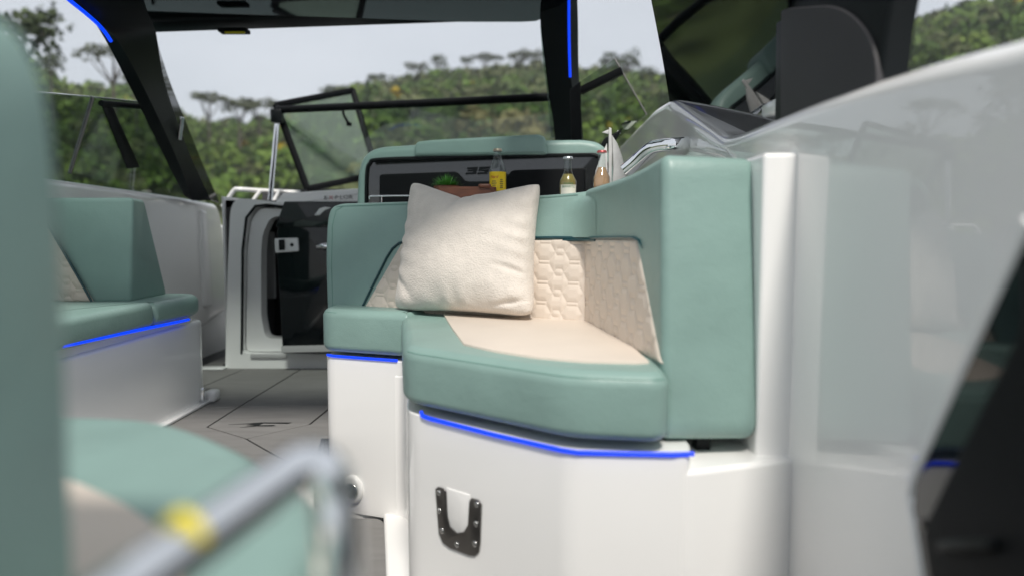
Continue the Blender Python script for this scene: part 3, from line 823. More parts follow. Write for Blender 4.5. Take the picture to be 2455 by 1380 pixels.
# ------------------------------------------------------------------ pillow
def pillow():
    n = 110
    s = np.linspace(-1, 1, n)[:, None] * np.ones((1, n)); t = np.linspace(-1, 1, n)[None, :] * np.ones((n, 1))
    TL, TR, BLc, BRc = [np.array(P(*a)) for a in ((984, 430, 2.545), (1302, 431, 2.30), (944, 746, 2.43), (1283, 762, 2.145))]
    S = s - 0.085 * s * (1 - t ** 2) * np.abs(s) ** 3 * 1.0
    T = t - 0.05 * t * (1 - s ** 2) * np.abs(t) ** 3
    xr = np.clip((s + 0.10) / 1.1, 0, 1); xl = np.clip((-0.10 - s) / 0.9, 0, 1)
    dip = 0.25 * np.where(s > -0.1, (1 - xr) ** 0.75, (1 - xl) ** 1.05) * np.clip((t + 0.1) / 1.1, 0, 1) ** 2.4 + np.exp(-((s + 0.1) / 0.045) ** 2) * np.clip((t - 0.6) / 0.4, 0, 1) * 0.05
    blunt = 0.075 * (np.abs(s * t)) ** 9
    S = S * (1 - blunt * 0.8); T = T * (1 - blunt * 1.0)
    T = T - dip
    T = T + np.where(t < 0, 0.04 * np.exp(-((s - 0.05) / 0.5) ** 2) * np.abs(t) ** 4 * 0, 0)
    a = (S + 1) / 2; b = (T + 1) / 2
    c = (BLc * (1 - a[..., None]) + BRc * a[..., None]) * (1 - b[..., None]) + (TL * (1 - a[..., None]) + TR * a[..., None]) * b[..., None]
    U = (BRc - BLc); V = (TL - BLc); N = np.cross(U, V); N /= np.linalg.norm(N)
    if N[1] > 0: N = -N
    prof = ((1 - s ** 2) * (1 - t ** 2))
    th = 0.092 * np.clip(prof, 0, 1) ** 0.42 * (1 - 0.18 * t)
    fold = -0.016 * np.exp(-((s + 0.10 + 0.12 * (t - 1) * -1) / 0.05) ** 2) * np.clip((t - 0.35) / 0.65, 0, 1)
    ew = np.exp(-(1 - np.abs(s)) / 0.16); ebw = np.exp(-(1 - np.abs(t)) / 0.16)
    wr = 0.007 * ew * np.sin(t * 23 + s * 6 + 1.5 * np.sin(t * 5)) + 0.006 * ebw * np.sin(s * 19 + t * 4 + 1.3 * np.sin(s * 7)) + 0.004 * np.sin(s * 5 + t * 3) * np.sin(t * 4 - s * 2)
    crease = -0.012 * np.exp(-((t + 0.38 + 0.25 * (s - 0.8)) / 0.05) ** 2) * np.clip((s - 0.5) / 0.3, 0, 1)
    crease += -0.014 * np.exp(-((t + 0.86 - 0.3 * (s - 0.7)) / 0.04) ** 2) * np.clip((s - 0.45) / 0.3, 0, 1) * 1.0
    crease += -0.010 * np.exp(-((t + 0.55 + 0.8 * (s + 0.9)) / 0.07) ** 2) * np.clip((-s - 0.6) / 0.3, 0, 1)
    front = c + N * (th + (fold + wr + crease) * np.clip(prof * 6, 0, 1))[..., None]
    back = c - N * (th * 0.75)[..., None]
    idx = np.arange(n * n).reshape(n, n)
    f = np.stack([idx[:-1, :-1], idx[1:, :-1], idx[1:, 1:], idx[:-1, 1:]], -1).reshape(-1, 4)
    verts = np.concatenate([front.reshape(-1, 3), back.reshape(-1, 3)])
    verts[:, 2] = np.maximum(verts[:, 2], ZS + 0.008)
    faces = np.concatenate([f, f[:, ::-1] + n * n]).tolist()
    loc = (float(verts[:, 0].mean()), float(verts[:, 1].mean()), ZS)
    o = mesh_obj('throw_pillow', [tuple(v) for v in verts], faces, 'cloth', None, 180, loc=loc)
    bm = bmesh.new(); bm.from_mesh(o.data)
    bmesh.ops.remove_doubles(bm, verts=bm.verts, dist=0.0004); bmesh.ops.recalc_face_normals(bm, faces=bm.faces)
    bm.to_mesh(o.data); bm.free()
    for p in o.data.polygons: p.use_smooth = True
    tag(o, 'off-white fleecy square throw pillow leaning on the mint corner bench', 'pillow')
pillow()

# ------------------------------------------------------------------ counter behind the bench and the things on it
CT = 0.815
counter = thing('galley_counter', 'white counter behind the corner bench carrying bottles and tray', 'counter', (-0.1, 2.8, 0))
cushion('counter_top', fillet([(-0.60, 2.88), (-0.25, 2.70), (0.12, 2.52), (0.30, 2.42), (0.57, 2.36), (0.57, 2.97), (-0.60, 2.97)], .01), CT - 0.03, CT, 0.006, LEVEL, 'gel', counter)
cushion('cabinet', [(-0.58, 2.89), (-0.25, 2.73), (0.12, 2.55), (0.30, 2.45), (0.56, 2.4), (0.56, 2.95), (-0.58, 2.95)], -0.02, CT - 0.03, 0.004, LEVEL, 'gel2', counter)
gr = [P(886, 478, 2.80), P(886, 472, 2.80), P(890, 470.5, 2.80), P(1000, 469, 2.74), P(1125, 472, 2.70), P(1126, 478, 2.70)]
tube('guard_rail', gr, 0.0038, 'chrome', counter, 8)
for px in (915, 1010):
    p = P(px, 471, 2.78); tube('rail_post', [p, Vector((p.x, p.y, CT - .005))], 0.003, 'chrome', counter, 8)

def bottle(px, cap_py, d, label_kind, lab, h, r, liquid, fill, cap, neck=0.4):
    topz = P(px, cap_py, d).z; x = P(px, cap_py, d).x
    base = Vector((x, d, topz - h))
    t = thing('bottle', lab, 'bottle', base)
    nr = r * 0.44; sh = h * (1 - neck); pr = [(r * .85, 0), (r, r * .15), (r, sh * .86), (r * .97, sh * .91), (r * .78, sh), (nr * 1.15, sh + h * .10), (nr, sh + h * .16), (nr * .92, h * .95), (nr * 1.12, h * .955), (nr * 1.12, h * .97), (nr * .95, h * .98)]
    lathe('glass', pr, base, 'bottle_glass', t, 30)
    lv = h * fill; lq = []
    for q in pr:
        if q[1] < lv: lq.append((q[0] * .9, q[1] + .003))
    a = lq[-1]; nxt = [q for q in pr if q[1] >= lv][0]
    prev = [q for q in pr if q[1] < lv][-1]
    k = (lv - prev[1]) / max(1e-6, nxt[1] - prev[1]); lq.append(((prev[0] + (nxt[0] - prev[0]) * k) * .9, lv))
    lathe('drink', lq, base, liquid, t, 24)
    cp = lathe('cap', [(nr * 1.15, h * .955), (nr * 1.32, h * .958), (nr * 1.26, h * .985), (nr * 1.05, h)], base, cap, t, 24)
    return t, base, sh, nr
def wrap_label(t, base, r, z0, z1, m, a0, a1, name='label', n=20):
    v = []; f = []
    for k in range(n + 1):
        a = a0 + (a1 - a0) * k / n
        for z in (z0, z1): v.append(base + Vector((r * math.sin(a), -r * math.cos(a), z)))
    for k in range(n): f.append((2 * k, 2 * k + 2, 2 * k + 3, 2 * k + 1))
    return mesh_obj(name, v, f, m, t, 60)
def wrap_text(t, base, r, z, s, size, m, a_mid=0.0, sx=1.0, shear=0.0, rot=False, name='lettering'):
    vs, fs = text_geo(s, size, shear)
    out_ = []
    for x, y, q in vs:
        if rot: x, y = -y, x
        a = a_mid + x * sx / r
        out_.append(base + Vector(((r + q) * math.sin(a), -(r + q) * math.cos(a), z + y)))
    return mesh_obj(name, out_, fs, m, t, 0)
t1, b1_, sh1, nr1 = bottle(1193, 357, 2.80, 0, 'clear bottle with yellow label standing behind the pillow', 0.225, 0.0315, 'gin', 0.60, 'cap_gold', neck=.27)
lb = wrap_label(t1, b1_, 0.0321, 0.060, sh1 * .82, 'yellow', -2.2, 2.2)
wrap_text(t1, b1_, 0.0325, sh1 * .70, 'Hard', 0.016, 'red', -0.45, shear=.3).rotation_euler = (0, 0, 0)
for k, (z, wd, am) in enumerate(((.098, .016, -.45), (.09, .02, -.45), (.082, .013, -.45), (.103, .010, .5), (.096, .012, .5), (.088, .012, .5), (.080, .011, .5), (.073, .012, .5))):
    wrap_label(t1, b1_, 0.03245, z - .0016, z + .0016, 'grey_ink', am - wd / 0.06, am + wd / 0.06, 'print_line', 4)
t2, b2_, sh2, nr2 = bottle(1362, 376, 2.60, 1, 'bottle of golden drink with silver cap behind the bench backrest', 0.185, 0.0315, 'ale', 0.66, 'cap_silver', neck=.41)
wrap_label(t2, b2_, 0.0321, 0.03, .083, 'paper', -1.0, 1.0)
wrap_text(t2, b2_, 0.0325, 0.0765, 'BIARRITZ', 0.0125, 'ink_green', 0.0, .95)
for k in range(5):
    a = -0.45 + .225 * k
    wrap_label(t2, b2_, 0.0322, 0.0845, .090, 'ink_green', a - .06, a + .06, 'print_mark', 3)
t3, b3_, sh3, nr3 = bottle(1443, 361, 2.55, 2, 'bottle of amber drink with red cap beside the sailboat ornament', 0.20, 0.031, 'rose', 0.70, 'cap_red', neck=.42)

# tray and plant
tr_c = P(1120, 462, 2.74)
tray = thing('serving_tray', 'reddish-brown wooden tray behind the pillow', 'tray', (tr_c.x, 2.76, CT))
trx0, trx1 = P(1050, 450, 2.76).x, P(1190, 450, 2.76).x
zt = P(1120, 450, 2.74).z
cushion('tray_base', fillet([(trx0, 2.68), (trx1, 2.68), (trx1, 2.86), (trx0, 2.86)], .03), CT + .0005, CT + .012, .004, LEVEL, 'wood', tray)
ring_plate('tray_rim', fillet([(trx0, 2.68), (trx1, 2.68), (trx1, 2.86), (trx0, 2.86)], .03), fillet([(trx0 + .012, 2.692), (trx1 - .012, 2.692), (trx1 - .012, 2.848), (trx0 + .012, 2.848)], .025), CT + .012, zt, LEVEL, 'wood', tray)
pk = P(1165, 446, 2.70)
cushion('tray_handle', fillet([(pk.x - .028, 2.672), (pk.x + .02, 2.672), (pk.x + .02, 2.70), (pk.x - .028, 2.70)], .012), zt - .006, P(1160, 442, 2.70).z, .006, LEVEL, 'wood', tray)
pc = P(1071, 447, 2.85)
plant = thing('spiky_plant', 'small green spiky potted plant behind the pillow', 'plant', (pc.x, 2.85, CT))
lathe('pot', [(0.03, 0.0), (0.045, 0.01), (0.052, pc.z - CT), (0.046, pc.z - CT), (0.04, pc.z - CT - .01)], (pc.x, 2.85, CT + .001), 'wood', plant, 24)
Vp, Fp = [], []
for k in range(220):
    a = rng.uniform(0, 2 * math.pi); el = math.asin(rng.uniform(0.05, 1)); ln = rng.uniform(.04, .062)
    d = Vector((math.cos(a) * math.cos(el), math.sin(a) * math.cos(el), math.sin(el)))
    o = Vector((pc.x, 2.85, pc.z - .004)) + Vector((d.x, d.y, 0)) * .02
    s = d.cross(Vector((0, 0, 1))).normalized() * .0022; n_ = d.cross(s).normalized() * .001
    mid = o + d * ln * .5 + Vector((0, 0, .003)); e = o + d * ln
    i = len(Vp); Vp += [o - s, o + s, mid - s * .9 + n_, mid + s * .9 + n_, e]
    Fp += [(i, i + 1, i + 3, i + 2), (i + 2, i + 3, i + 4)]
mesh_obj('leaves', Vp, Fp, 'leaf', plant, 0)

# sailboat ornament
sx, sd_ = P(1464, 430, 2.70).x, 2.70
orn = thing('sailboat_ornament', 'white cast-metal sailboat ornament with flag beside the red-capped bottle', 'ornament', (sx, sd_, CT))
opl = Plane((0, sd_, 0), (1, 0, 0), (0, 0, 1))
def sail(name, pts, th=0.008, r=.003): return cushion(name, opl.poly(pts), -th, th, r, opl, 'alu', orn, seg=3)
sail('mast', [(1460, 306), (1466, 308), (1468, 360), (1466, 448), (1458, 448), (1459, 330)], .005)
sail('flag', [(1459, 311), (1459, 322), (1443, 318)], .003, .001)
sail('mainsail', fillet([opl.uv(0, 0)] * 0 + [(1467, 325), (1480, 345), (1492, 378), (1500, 420), (1502, 446), (1468, 446), (1470, 400)], 0) , .008)
sail('foresail', [(1455, 344), (1457, 440), (1422, 446), (1428, 410), (1442, 370)], .007)
lathe('hull', [(0.02, 0.0), (0.055, 0.002), (0.06, 0.012), (0.045, 0.022), (0.03, 0.03)], (sx, sd_, CT + .001), 'alu', orn, 20)

# grab handle on the wall
hnd = thing('chrome_grab_bar', 'polished chrome grab handle bolted to the white side wall', 'handle', (0.5, 2.35, .95))
hp = [P(1502, 408, 2.50), P(1535, 380, 2.46), P(1562, 358, 2.42), P(1580, 351, 2.40), P(1615, 347, 2.37), PX(1662, 343.5, XW + .02)]
hp = smooth_open(hp, 5)
tube('bar', hp, 0.024, 'chrome', hnd, 20, sq=(0.85, 1.0))

# ------------------------------------------------------------------ helm seat
H0 = P(855, 480, 3.10); H1 = P(1470, 470, 3.02); H1.z = H0.z
hs = thing('helm_bench', 'wide mint helm seat back with black rear panel marked 35', 'seat', (H0.x, H0.y, 0))
hpn = Plane(H0, H1 - H0, None, 0.0)
outh = [(853, 760), (853, 480), (856, 415), (866, 380), (885, 360), (915, 351), (995, 346), (1150, 339), (1310, 335), (1400, 334), (1435, 340), (1456, 358), (1468, 385), (1474, 430), (1476, 740)]
hb = cushion('backrest', fillet(hpn.poly(outh), .03), -0.13, 0.0, 0.03, hpn, 'mint', hs, seg=6)
bo = [(996, 376), (995, 352), (1003, 341), (1040, 337), (1150, 331), (1290, 324), (1306, 329), (1311, 345), (1312, 372)]
cushion('headrest', fillet(hpn.poly(bo), .012), -0.15, 0.024, 0.013, hpn, 'mint', hs, seg=5)
inh = [(878, 740), (879, 480), (881, 410), (888, 392), (902, 384), (1000, 380), (1200, 376), (1400, 372), (1430, 374), (1448, 385), (1456, 405), (1458, 470), (1460, 720)]
iu = fillet(hpn.poly(inh), .02)
cushion('rear_panel', iu, -0.02, 0.004, 0.002, hpn, 'dark_panel', hs, rb=0, seg=2)
inpath = [hpn.uv(*p) for p in inh]
tube('panel_trim', [hpn.w(q[0], q[1], 0.004) for q in smooth_open([Vector(p) for p in inpath], 5)], 0.0085, 'black', hs, 8)
pk_ = [(912, 700), (912, 424), (916, 419), (1092, 412.5), (1100, 416), (1116, 434), (1128, 436), (1200, 435), (1212, 430), (1226, 412), (1234, 409), (1396, 404), (1403, 408), (1404, 690)]
cushion('storage_pocket', fillet(hpn.poly(pk_), .006), 0.003, 0.02, 0.005, hpn, 'matte_black', hs, rb=0, seg=3)
# the 35: slanted block numerals
def bars(name, polys):
    for pg in polys: cushion(name, hpn.poly(pg), 0.003, 0.010, 0.0006, hpn, 'black', hs, rb=0, seg=1, smooth=0)
bars('numeral', [[(1121, 402), (1146, 401), (1141, 417), (1116, 418.5), (1117.5, 414.5), (1134, 413.8), (1135.5, 410.5), (1121, 411), (1122.5, 407.8), (1136.3, 407.2), (1137, 405), (1120, 405.6)],
                 [(1150, 401), (1176, 400), (1175, 403.6), (1158, 404.4), (1157.3, 406.8), (1173, 406.2), (1169.5, 417), (1144.5, 418), (1145.8, 414.2), (1161.5, 413.5), (1162.6, 410), (1147.5, 410.6)]])
cushion('seat_base', [(H0.x + .1, 3.2), (H1.x - .05, 3.15), (H1.x - .05, 3.6), (H0.x + .1, 3.65)], -0.02, 0.5, 0.01, LEVEL, 'gel2', hs)
cushion('seat_cushion', fillet([(H0.x + .05, 3.2), (H1.x - .03, 3.15), (H1.x - .03, 3.7), (H0.x + .05, 3.75)], .05), 0.5, 0.62, 0.03, LEVEL, 'mint', hs)

# ------------------------------------------------------------------ port bench
XL = -1.31
pb = thing('side_bench', 'mint bench under the left windows with blue-lit white base', 'bench', (XL, 2.4, 0))
pbase = [(XL, 1.2), (XL - .005, 2.98), (XL - .03, 3.05), (-1.80, 3.05), (-1.80, 1.2)]
cushion('base', fillet(pbase, [.01, .05, .03, 0, 0]), -0.004, 0.355, 0.015, LEVEL, 'gel2', pb, rb=0)
cushion('base_lip', fillet([(XL - .02, 1.22), (XL - .02, 2.94), (XL - .05, 3.0), (-1.80, 3.0), (-1.80, 1.22)], [.01, .05, .03, 0, 0]), 0.35, 0.382, 0.006, LEVEL, 'gel2', pb, rb=0)
tube('light_strip', [PX(150, 829, -1.292), PX(300, 797, -1.292), PX(440, 768, -1.294), PX(452, 765, -1.30)], .0055, 'led', pb, 8)
cushion('seat_cushion', fillet([(-1.285, 1.4), (-1.285, 2.545), (-1.78, 2.545), (-1.78, 1.4)], .025), 0.386, 0.478, 0.026, LEVEL, 'mint', pb, seg=5)
cushion('seat_cushion', fillet([(-1.285, 2.555), (-1.275, 2.90), (-1.34, 2.99), (-1.78, 2.99), (-1.78, 2.555)], [.02, .08, .08, .03, .02], 7), 0.388, 0.472, 0.03, LEVEL, 'mint', pb, seg=5)
A = P(313, 726, 2.62); B = P(402, 706, 2.94); Ct = P(321, 474, 2.62); D = P(345, 479, 2.90)
bk = hexa('backrest', [A, B, Vector((-1.8, 2.95, A.z)), Vector((-1.8, 2.62, A.z)), Ct, D, Vector((-1.8, 2.9, D.z)), Vector((-1.8, 2.62, Ct.z))], 'mint', pb, 0.016, 4)
lp = Plane((A.x, 2.606, 0), (1, 0, 0), (0, 0, 1))
ql = [lp.uv(*p) for p in ((60, 724), (60, 470), (100, 520), (222, 724))]
quilted('quilted_insert', lp, ql, 'cream', bk, base=-0.004, depth=.006, nu=120, nv=100)
tube('piping', [lp.w(*lp.uv(*p), 0.0) for p in ((90, 500), (120, 550), (150, 600), (185, 660), (222, 726))], .0045, 'piping', bk, 8)
h_ = PX(487, 945, XL + .004)
box('hinge', (XL - .03, h_.y - .012, h_.z - .03), (XL + .012, h_.y + .012, h_.z + .03), 'chrome', pb, .004)
box('toe_strip', (XL - .01, 2.0, 0.001), (XL + .022, 3.05, .014), 'white_paint', pb, .004)
box('toe_cap', (XL - .01, 2.99, 0.001), (XL + .04, 3.06, .05), 'white_paint', pb, .012)

# port coaming, its glass and the white threshold
XC = -1.76
pc_w = thing('side_coaming', 'white inner side wall on the left behind the mint bench', 'boat wall', (XC, 3.4, 0))
q1 = PX(100, 424, XC); q2 = PX(526, 490, XC); q3 = PX(545, 742, XC)
cpl = Plane((XC, 0, 0), (0, 1, 0), (0, 0, 1))
wall_o = [(0.6, q1.z), (q1.y, q1.z), (q2.y - .5, q2.z + .02), (q2.y - .03, q2.z), (q2.y + .03, q2.z - .06), (q3.y + .05, q3.z), (q3.y - .4, q3.z - .07), (3.6, 0.0), (3.6, -0.3), (0.6, -0.3)]
cushion('wall_panel', fillet(wall_o, [0, .2, .2, .03, .05, .1, .1, .05, 0, 0], 6), -0.22, 0.0, 0.03, cpl, 'gel', pc_w, rb=.02)
box('lower_liner', (XC - .20, 3.3, -.3), (XC - .06, 5.6, q2.z - .12), 'gel2', pc_w, .02)
st = PX(480, 500, XC)
cushion('moulded_rib', fillet([(st.y - .02, .30), (st.y + .10, .30), (st.y + .06, q2.z - .05), (st.y - .02, q2.z - .04)], .03), -.01, .02, .018, cpl, 'gel', pc_w, rb=0)
thr = box('threshold', P(470, 886, 3.72), P(548, 876, 3.80), 'white_paint', None, .006)
tag(thr, 'low white threshold bar across the deck at the left doorway', 'threshold')
# smoked side window
sw = thing('side_window', 'smoked glass side window above the left white wall', 'window', (XC, 3.2, .9))
gz = lambda px, py: (lambda q: (q.y, q.z))(PX(px, py, XC - .03))
gp = Plane((XC - .03, 0, 0), (0, 1, 0), (0, 0, 1))
g_out = [gz(60, 219), gz(200, 231), gz(345, 246), gz(420, 330), gz(500, 472)]
zlow = q2.z - .01
cushion('glass', [(1.9, g_out[0][1] - .03)] + g_out + [(g_out[-1][0], zlow), (1.9, zlow)], -.004, .004, 0, gp, 'smoke', sw, rb=0, smooth=0)
tube('top_rail', [gp.w(*gz(*p), .004) for p in ((60, 219), (200, 231), (345, 246))], .0035, 'chrome', sw, 8)
hexa('frame_band', [gp.w(*gz(238, 250), .006), gp.w(*gz(262, 252), .006), gp.w(*gz(262, 252), .012), gp.w(*gz(238, 250), .012), gp.w(*gz(300, 405), .006), gp.w(*gz(330, 402), .006), gp.w(*gz(330, 402), .012), gp.w(*gz(300, 405), .012)], 'black', sw, .001)
tube('frame_band', [gp.w(*gz(238, 248), .008), gp.w(*gz(345, 256), .008)], .014, 'black', sw, 8)
tube('mullion', [gp.w(*gz(218, 236), .006), gp.w(*gz(164, 415), .006)], .008, 'steel', sw, 8)

# ------------------------------------------------------------------ hardtop on its pillars
ht = thing('hardtop_roof', 'black hardtop roof overhead with latch and blue-lit left edge', 'roof', (-.8, 2.7, 1.7))
zH = P(370, 78, 3.6).z
fl = P(372, 78, 3.60); frr = P(1303, 48, 3.60)
hx0, hx1 = -1.83, 0.24
AFT = 1.62
ho = [(hx0, AFT), (hx1, AFT), (hx1, 3.3), (0.14, 3.60), (fl.x, 3.60), (hx0, 3.2)]
rin = fillet([(hx0 + .22, AFT + .30), (hx1 - .22, AFT + .30), (hx1 - .22, 2.78), (hx0 + .22, 2.78)], .12)
ring_plate('roof_panel', fillet(ho, [.25, .2, .1, .08, .1, .1]), rin, zH + 0.05, zH + 0.16, LEVEL, 'gloss_black', ht, n=128)
cushion('added_roof_glass', fillet([(hx0 + .21, AFT + .29), (hx1 - .21, AFT + .29), (hx1 - .21, 2.79), (hx0 + .21, 2.79)], .12), zH + .09, zH + .10, 0, LEVEL, 'added_roof_glass', ht, rb=0, smooth=0)  # unseen opening and pane, added to let more light under the roof
# front beam, side beams and cross members under the panel
hexa('front_beam', [P(340, 80, 3.60), P(1310, 47, 3.60), P(1312, 20, 3.52), P(340, 56, 3.52), P(340, 45, 3.64), P(1310, 15, 3.64), P(1312, 0, 3.52), P(340, 30, 3.52)], 'black', ht, .006)
box('cross_beam', (hx0 + .1, 2.92, zH + .02), (hx1 - .02, 2.98, zH + .06), 'black', ht, .01)
box('latch', P(533, 84, 3.56), P(590, 66, 3.50), 'matte_black', ht, .004)
lq = P(562, 77, 3.49)
box('latch_plate', (lq.x - .048, 3.492, lq.z - .006), (lq.x + .048, 3.499, lq.z + .003), 'plain_yellow', ht, .001)
# left arch: one swept blade from the roof edge down to the coaming
def blade(name, outer, inner, m, parent, th):
    o = smooth_open(outer, 5); i = smooth_open(inner, 5); n = len(o); v = []; f = []
    for k in range(n):
        a, b = Vector(o[k]), Vector(i[k]); tdir = (Vector(o[min(n - 1, k + 1)]) - Vector(o[max(0, k - 1)])).normalized()
        nrm = (b - a).normalized().cross(tdir).normalized() * th
        v += [a + nrm, b + nrm, b - nrm, a - nrm]
    for k in range(n - 1):
        for s in range(4):
            f.append((k * 4 + s, k * 4 + (s + 1) % 4, (k + 1) * 4 + (s + 1) % 4, (k + 1) * 4 + s))
    f += [(0, 1, 2, 3), tuple((n - 1) * 4 + s for s in range(4))[::-1]]
    return mesh_obj(name, v, f, m, parent, 40)
pl_l = thing('windscreen_pillar', 'slanting black windscreen pillar at the left with blue light strip', 'pillar', (XC, 4.0, .9))
oL = [P(120, -40, 2.70), P(168, 0, 2.80), P(228, 50, 2.94), P(268, 98, 3.05), P(318, 190, 3.22), P(365, 285, 3.40), P(412, 385, 3.60), P(452, 476, 3.80)]
iL = [P(330, -40, 2.9), P(345, 10, 3.0), P(358, 55, 3.15), P(362, 92, 3.3), P(378, 190, 3.46), P(408, 285, 3.60), P(448, 385, 3.76), P(496, 476, 3.92)]
blade('blade', oL, iL, 'black', pl_l, .03)
tube('light_strip', smooth_open([P(146, -14, 2.62), P(168, 2, 2.70), P(227, 51, 2.86), P(251, 77, 2.92), P(266, 99, 2.97)], 5), .0072, 'led', pl_l, 8)
gi = [P(360, 92, 3.34), P(376, 190, 3.50), P(406, 285, 3.64), P(446, 385, 3.80), P(494, 476, 3.96)]
go = [P(370, 88, 3.58), P(402, 190, 3.72), P(440, 285, 3.86), P(480, 385, 4.00), P(524, 486, 4.12)]
blade('side_pane', go, gi, 'gloss_black', pl_l, .006)
pa, pb_ = P(300, 100, 3.36), P(345, 150, 3.5)
tube('stay', [P(437, 282, 3.60), P(430, 335, 3.62)], .010, 'chrome', pl_l, 8)
pl_r = thing('windscreen_pillar', 'upright black windscreen pillar right of the helm seat with blue light strip', 'pillar', (.25, 3.6, .9))
oR = [P(1372, -40, 3.30), P(1374, 60, 3.38), P(1376, 140, 3.45), P(1380, 200, 3.5), P(1392, 300, 3.58), P(1398, 400, 3.62)]
iR = [P(1304, -40, 3.40), P(1308, 60, 3.5), P(1316, 140, 3.55), P(1322, 200, 3.58), P(1332, 300, 3.62), P(1340, 400, 3.66)]
blade('blade', oR, iR, 'black', pl_r, .035)
tube('light_strip', smooth_open([P(1364, -30, 3.25), P(1364, 50, 3.32), P(1365, 120, 3.37), P(1367, 186, 3.41)], 5), .0060, 'led', pl_r, 8)
blade('glass_edge', [P(1296, 60, 3.62), P(1302, 140, 3.66), P(1312, 220, 3.70), P(1322, 330, 3.75)], [P(1310, 60, 3.6), P(1318, 140, 3.64), P(1325, 220, 3.68), P(1334, 330, 3.73)], 'smoke', pl_r, .004)

# ------------------------------------------------------------------ windscreen: long bar, right pane, opened centre pane
ws = thing('windscreen', 'clear windscreen under a long black top bar, ahead of the helm seat', 'windscreen', (-.6, 4.1, .9))
w0, w1 = P(662, 264, 4.25), P(1322, 233, 3.80)
tube('top_bar', [w0, w0.lerp(w1, .5), w1], .022, 'matte_black', ws, 12)
wpn = Plane(w0, w1 - w0, None, 0.0)
wg = [wpn.uv(*p) for p in ((862, 262), (1322, 240), (1335, 480), (905, 480))]
cushion('glass', wg, -.004, .004, 0, wpn, 'clear', ws, rb=0, smooth=0)
tube('stay_pole', [P(648, 482, 4.10), P(665, 290, 4.24)], .0145, 'chrome', ws, 10)
box('pole_clamp', P(655, 296, 4.26), P(674, 262, 4.21), 'black', ws, .004)
op = thing('opened_window', 'black-framed centre windscreen pane folded open beside the stay pole', 'window', P(735, 455, 4.3))
cTL, cTR, cBR, cBL = P(662, 252, 4.30), P(846, 217, 4.62), P(905, 418, 4.45), P(737, 453, 4.25)
for a, b in ((cTL, cTR), (cTR, cBR), (cBR, cBL), (cBL, cTL)):
    tube('frame_bar', [a, b], .021, 'matte_black', op, 12, sq=(.9, .9))
nn = (cTR - cTL).cross(cBL - cTL).normalized() * .004
hexa('glass', [cTL + nn, cTR + nn, cBR + nn, cBL + nn, cTL - nn, cTR - nn, cBR - nn, cBL - nn], 'green_pane', op, 0)
tube('catch', smooth_open([P(822, 258, 4.2), P(824, 275, 4.2), P(834, 294, 4.2), P(837, 299, 4.2)], 4), .0075, 'matte_black', op, 8)
lathe('catch_knob', [(.004, -.012), (.016, -.008), (.016, .006), (.004, .012)], P(837, 298, 4.2), 'matte_black', op, 12)

# right quarter window, in front of the hills
qw = thing('quarter_window', 'smoked quarter window with slanting edge right of the blue-lit pillar', 'window', P(1400, 330, 3.4))
qa = [P(1368, 212, 3.40), P(1474, 141, 3.34), P(1550, 275, 3.28), P(1480, 335, 3.3), P(1398, 360, 3.36)]
ctr = sum(qa, Vector()) / 5
qn = (qa[1] - qa[0]).cross(qa[3] - qa[0]).normalized() * .003
mesh_obj('glass', [q + qn for q in qa] + [q - qn for q in qa], [(0, 1, 2, 3, 4), (9, 8, 7, 6, 5)] + [(i, (i + 1) % 5, 5 + (i + 1) % 5, 5 + i) for i in range(5)], pane_mat('quarter_glass', (.80, .84, .79), 0.6), qw, 0)
tube('glass_edge', [P(1474, 141, 3.33), P(1550, 275, 3.27)], .0035, 'steel', qw, 8)
tube('frame_bar', [P(1392, 218, 3.38), P(1492, 170, 3.31)], .019, 'matte_black', qw, 10, sq=(.9, .9))
hexa('frame_post', [P(1372, 400, 3.45), P(1396, 400, 3.4), P(1396, 400, 3.3), P(1372, 400, 3.35), P(1366, 215, 3.45), P(1392, 195, 3.4), P(1392, 195, 3.3), P(1366, 215, 3.35)], 'matte_black', qw, .004)

# black wing panel above the right wall
wing = thing('wing_panel', 'tall gloss black wing panel with charcoal inset above the right wall', 'wing panel', (.62, 2.0, 1.0))
XG = 0.635
def wq(px, py, lean): return PX(px, py, XG - lean)
ga, gb = PX(1546, -30, .50), PX(1592, 245, .60)
gn, gm = PX(1858, -30, .50), PX(1862, 330, .62)
nU, nV = 24, 16; v = []; f = []
b_far = Vector((.615, 2.86, 0.95)); 
for i in range(nU + 1):
    s = i / nU
    for j in range(nV + 1):
        t = j / nV
        lo_pt = Vector((.706 * (1 - s) + .70 * s, 3.01 * (1 - s) + 1.88 * s, 0.92)); 
        hi_pt = Vector((.436 * (1 - s) + .529 * s, 2.42 * (1 - s) + 1.43 * s, 1.60 * (1 - s) + 1.36 * s))
        q = lo_pt.lerp(hi_pt, t); q.x += 0.012 * math.sin(math.pi * t) + .008 * math.sin(math.pi * s) * t
        v.append(q)
for i in range(nU):
    for j in range(nV):
        a = i * (nV + 1) + j; f.append((a, a + 1, a + nV + 2, a + nV + 1))
k0 = len(v)
v2 = [q + Vector((.025, 0, 0)) for q in v]
f2 = [tuple(x + k0 for x in q)[::-1] for q in f]
rimi = [i * (nV + 1) for i in range(nU + 1)] + [nU * (nV + 1) + j for j in range(1, nV + 1)] + [i * (nV + 1) + nV for i in range(nU - 1, -1, -1)] + [j for j in range(nV - 1, 0, -1)]
fr_ = [(rimi[i], rimi[(i + 1) % len(rimi)], rimi[(i + 1) % len(rimi)] + k0, rimi[i] + k0) for i in range(len(rimi))]
mesh_obj('gloss_face', v + v2, f + f2 + fr_, 'wing_black', wing, 40)
rp = Plane((.60, 0, 0), (0, -1, 0), (0, 0, 1))
ro = [rp.uv(*p) for p in ((1856, -40), (2136, -40), (2118, 60), (2104, 180), (2100, 260), (1870, 330), (1850, 340))]
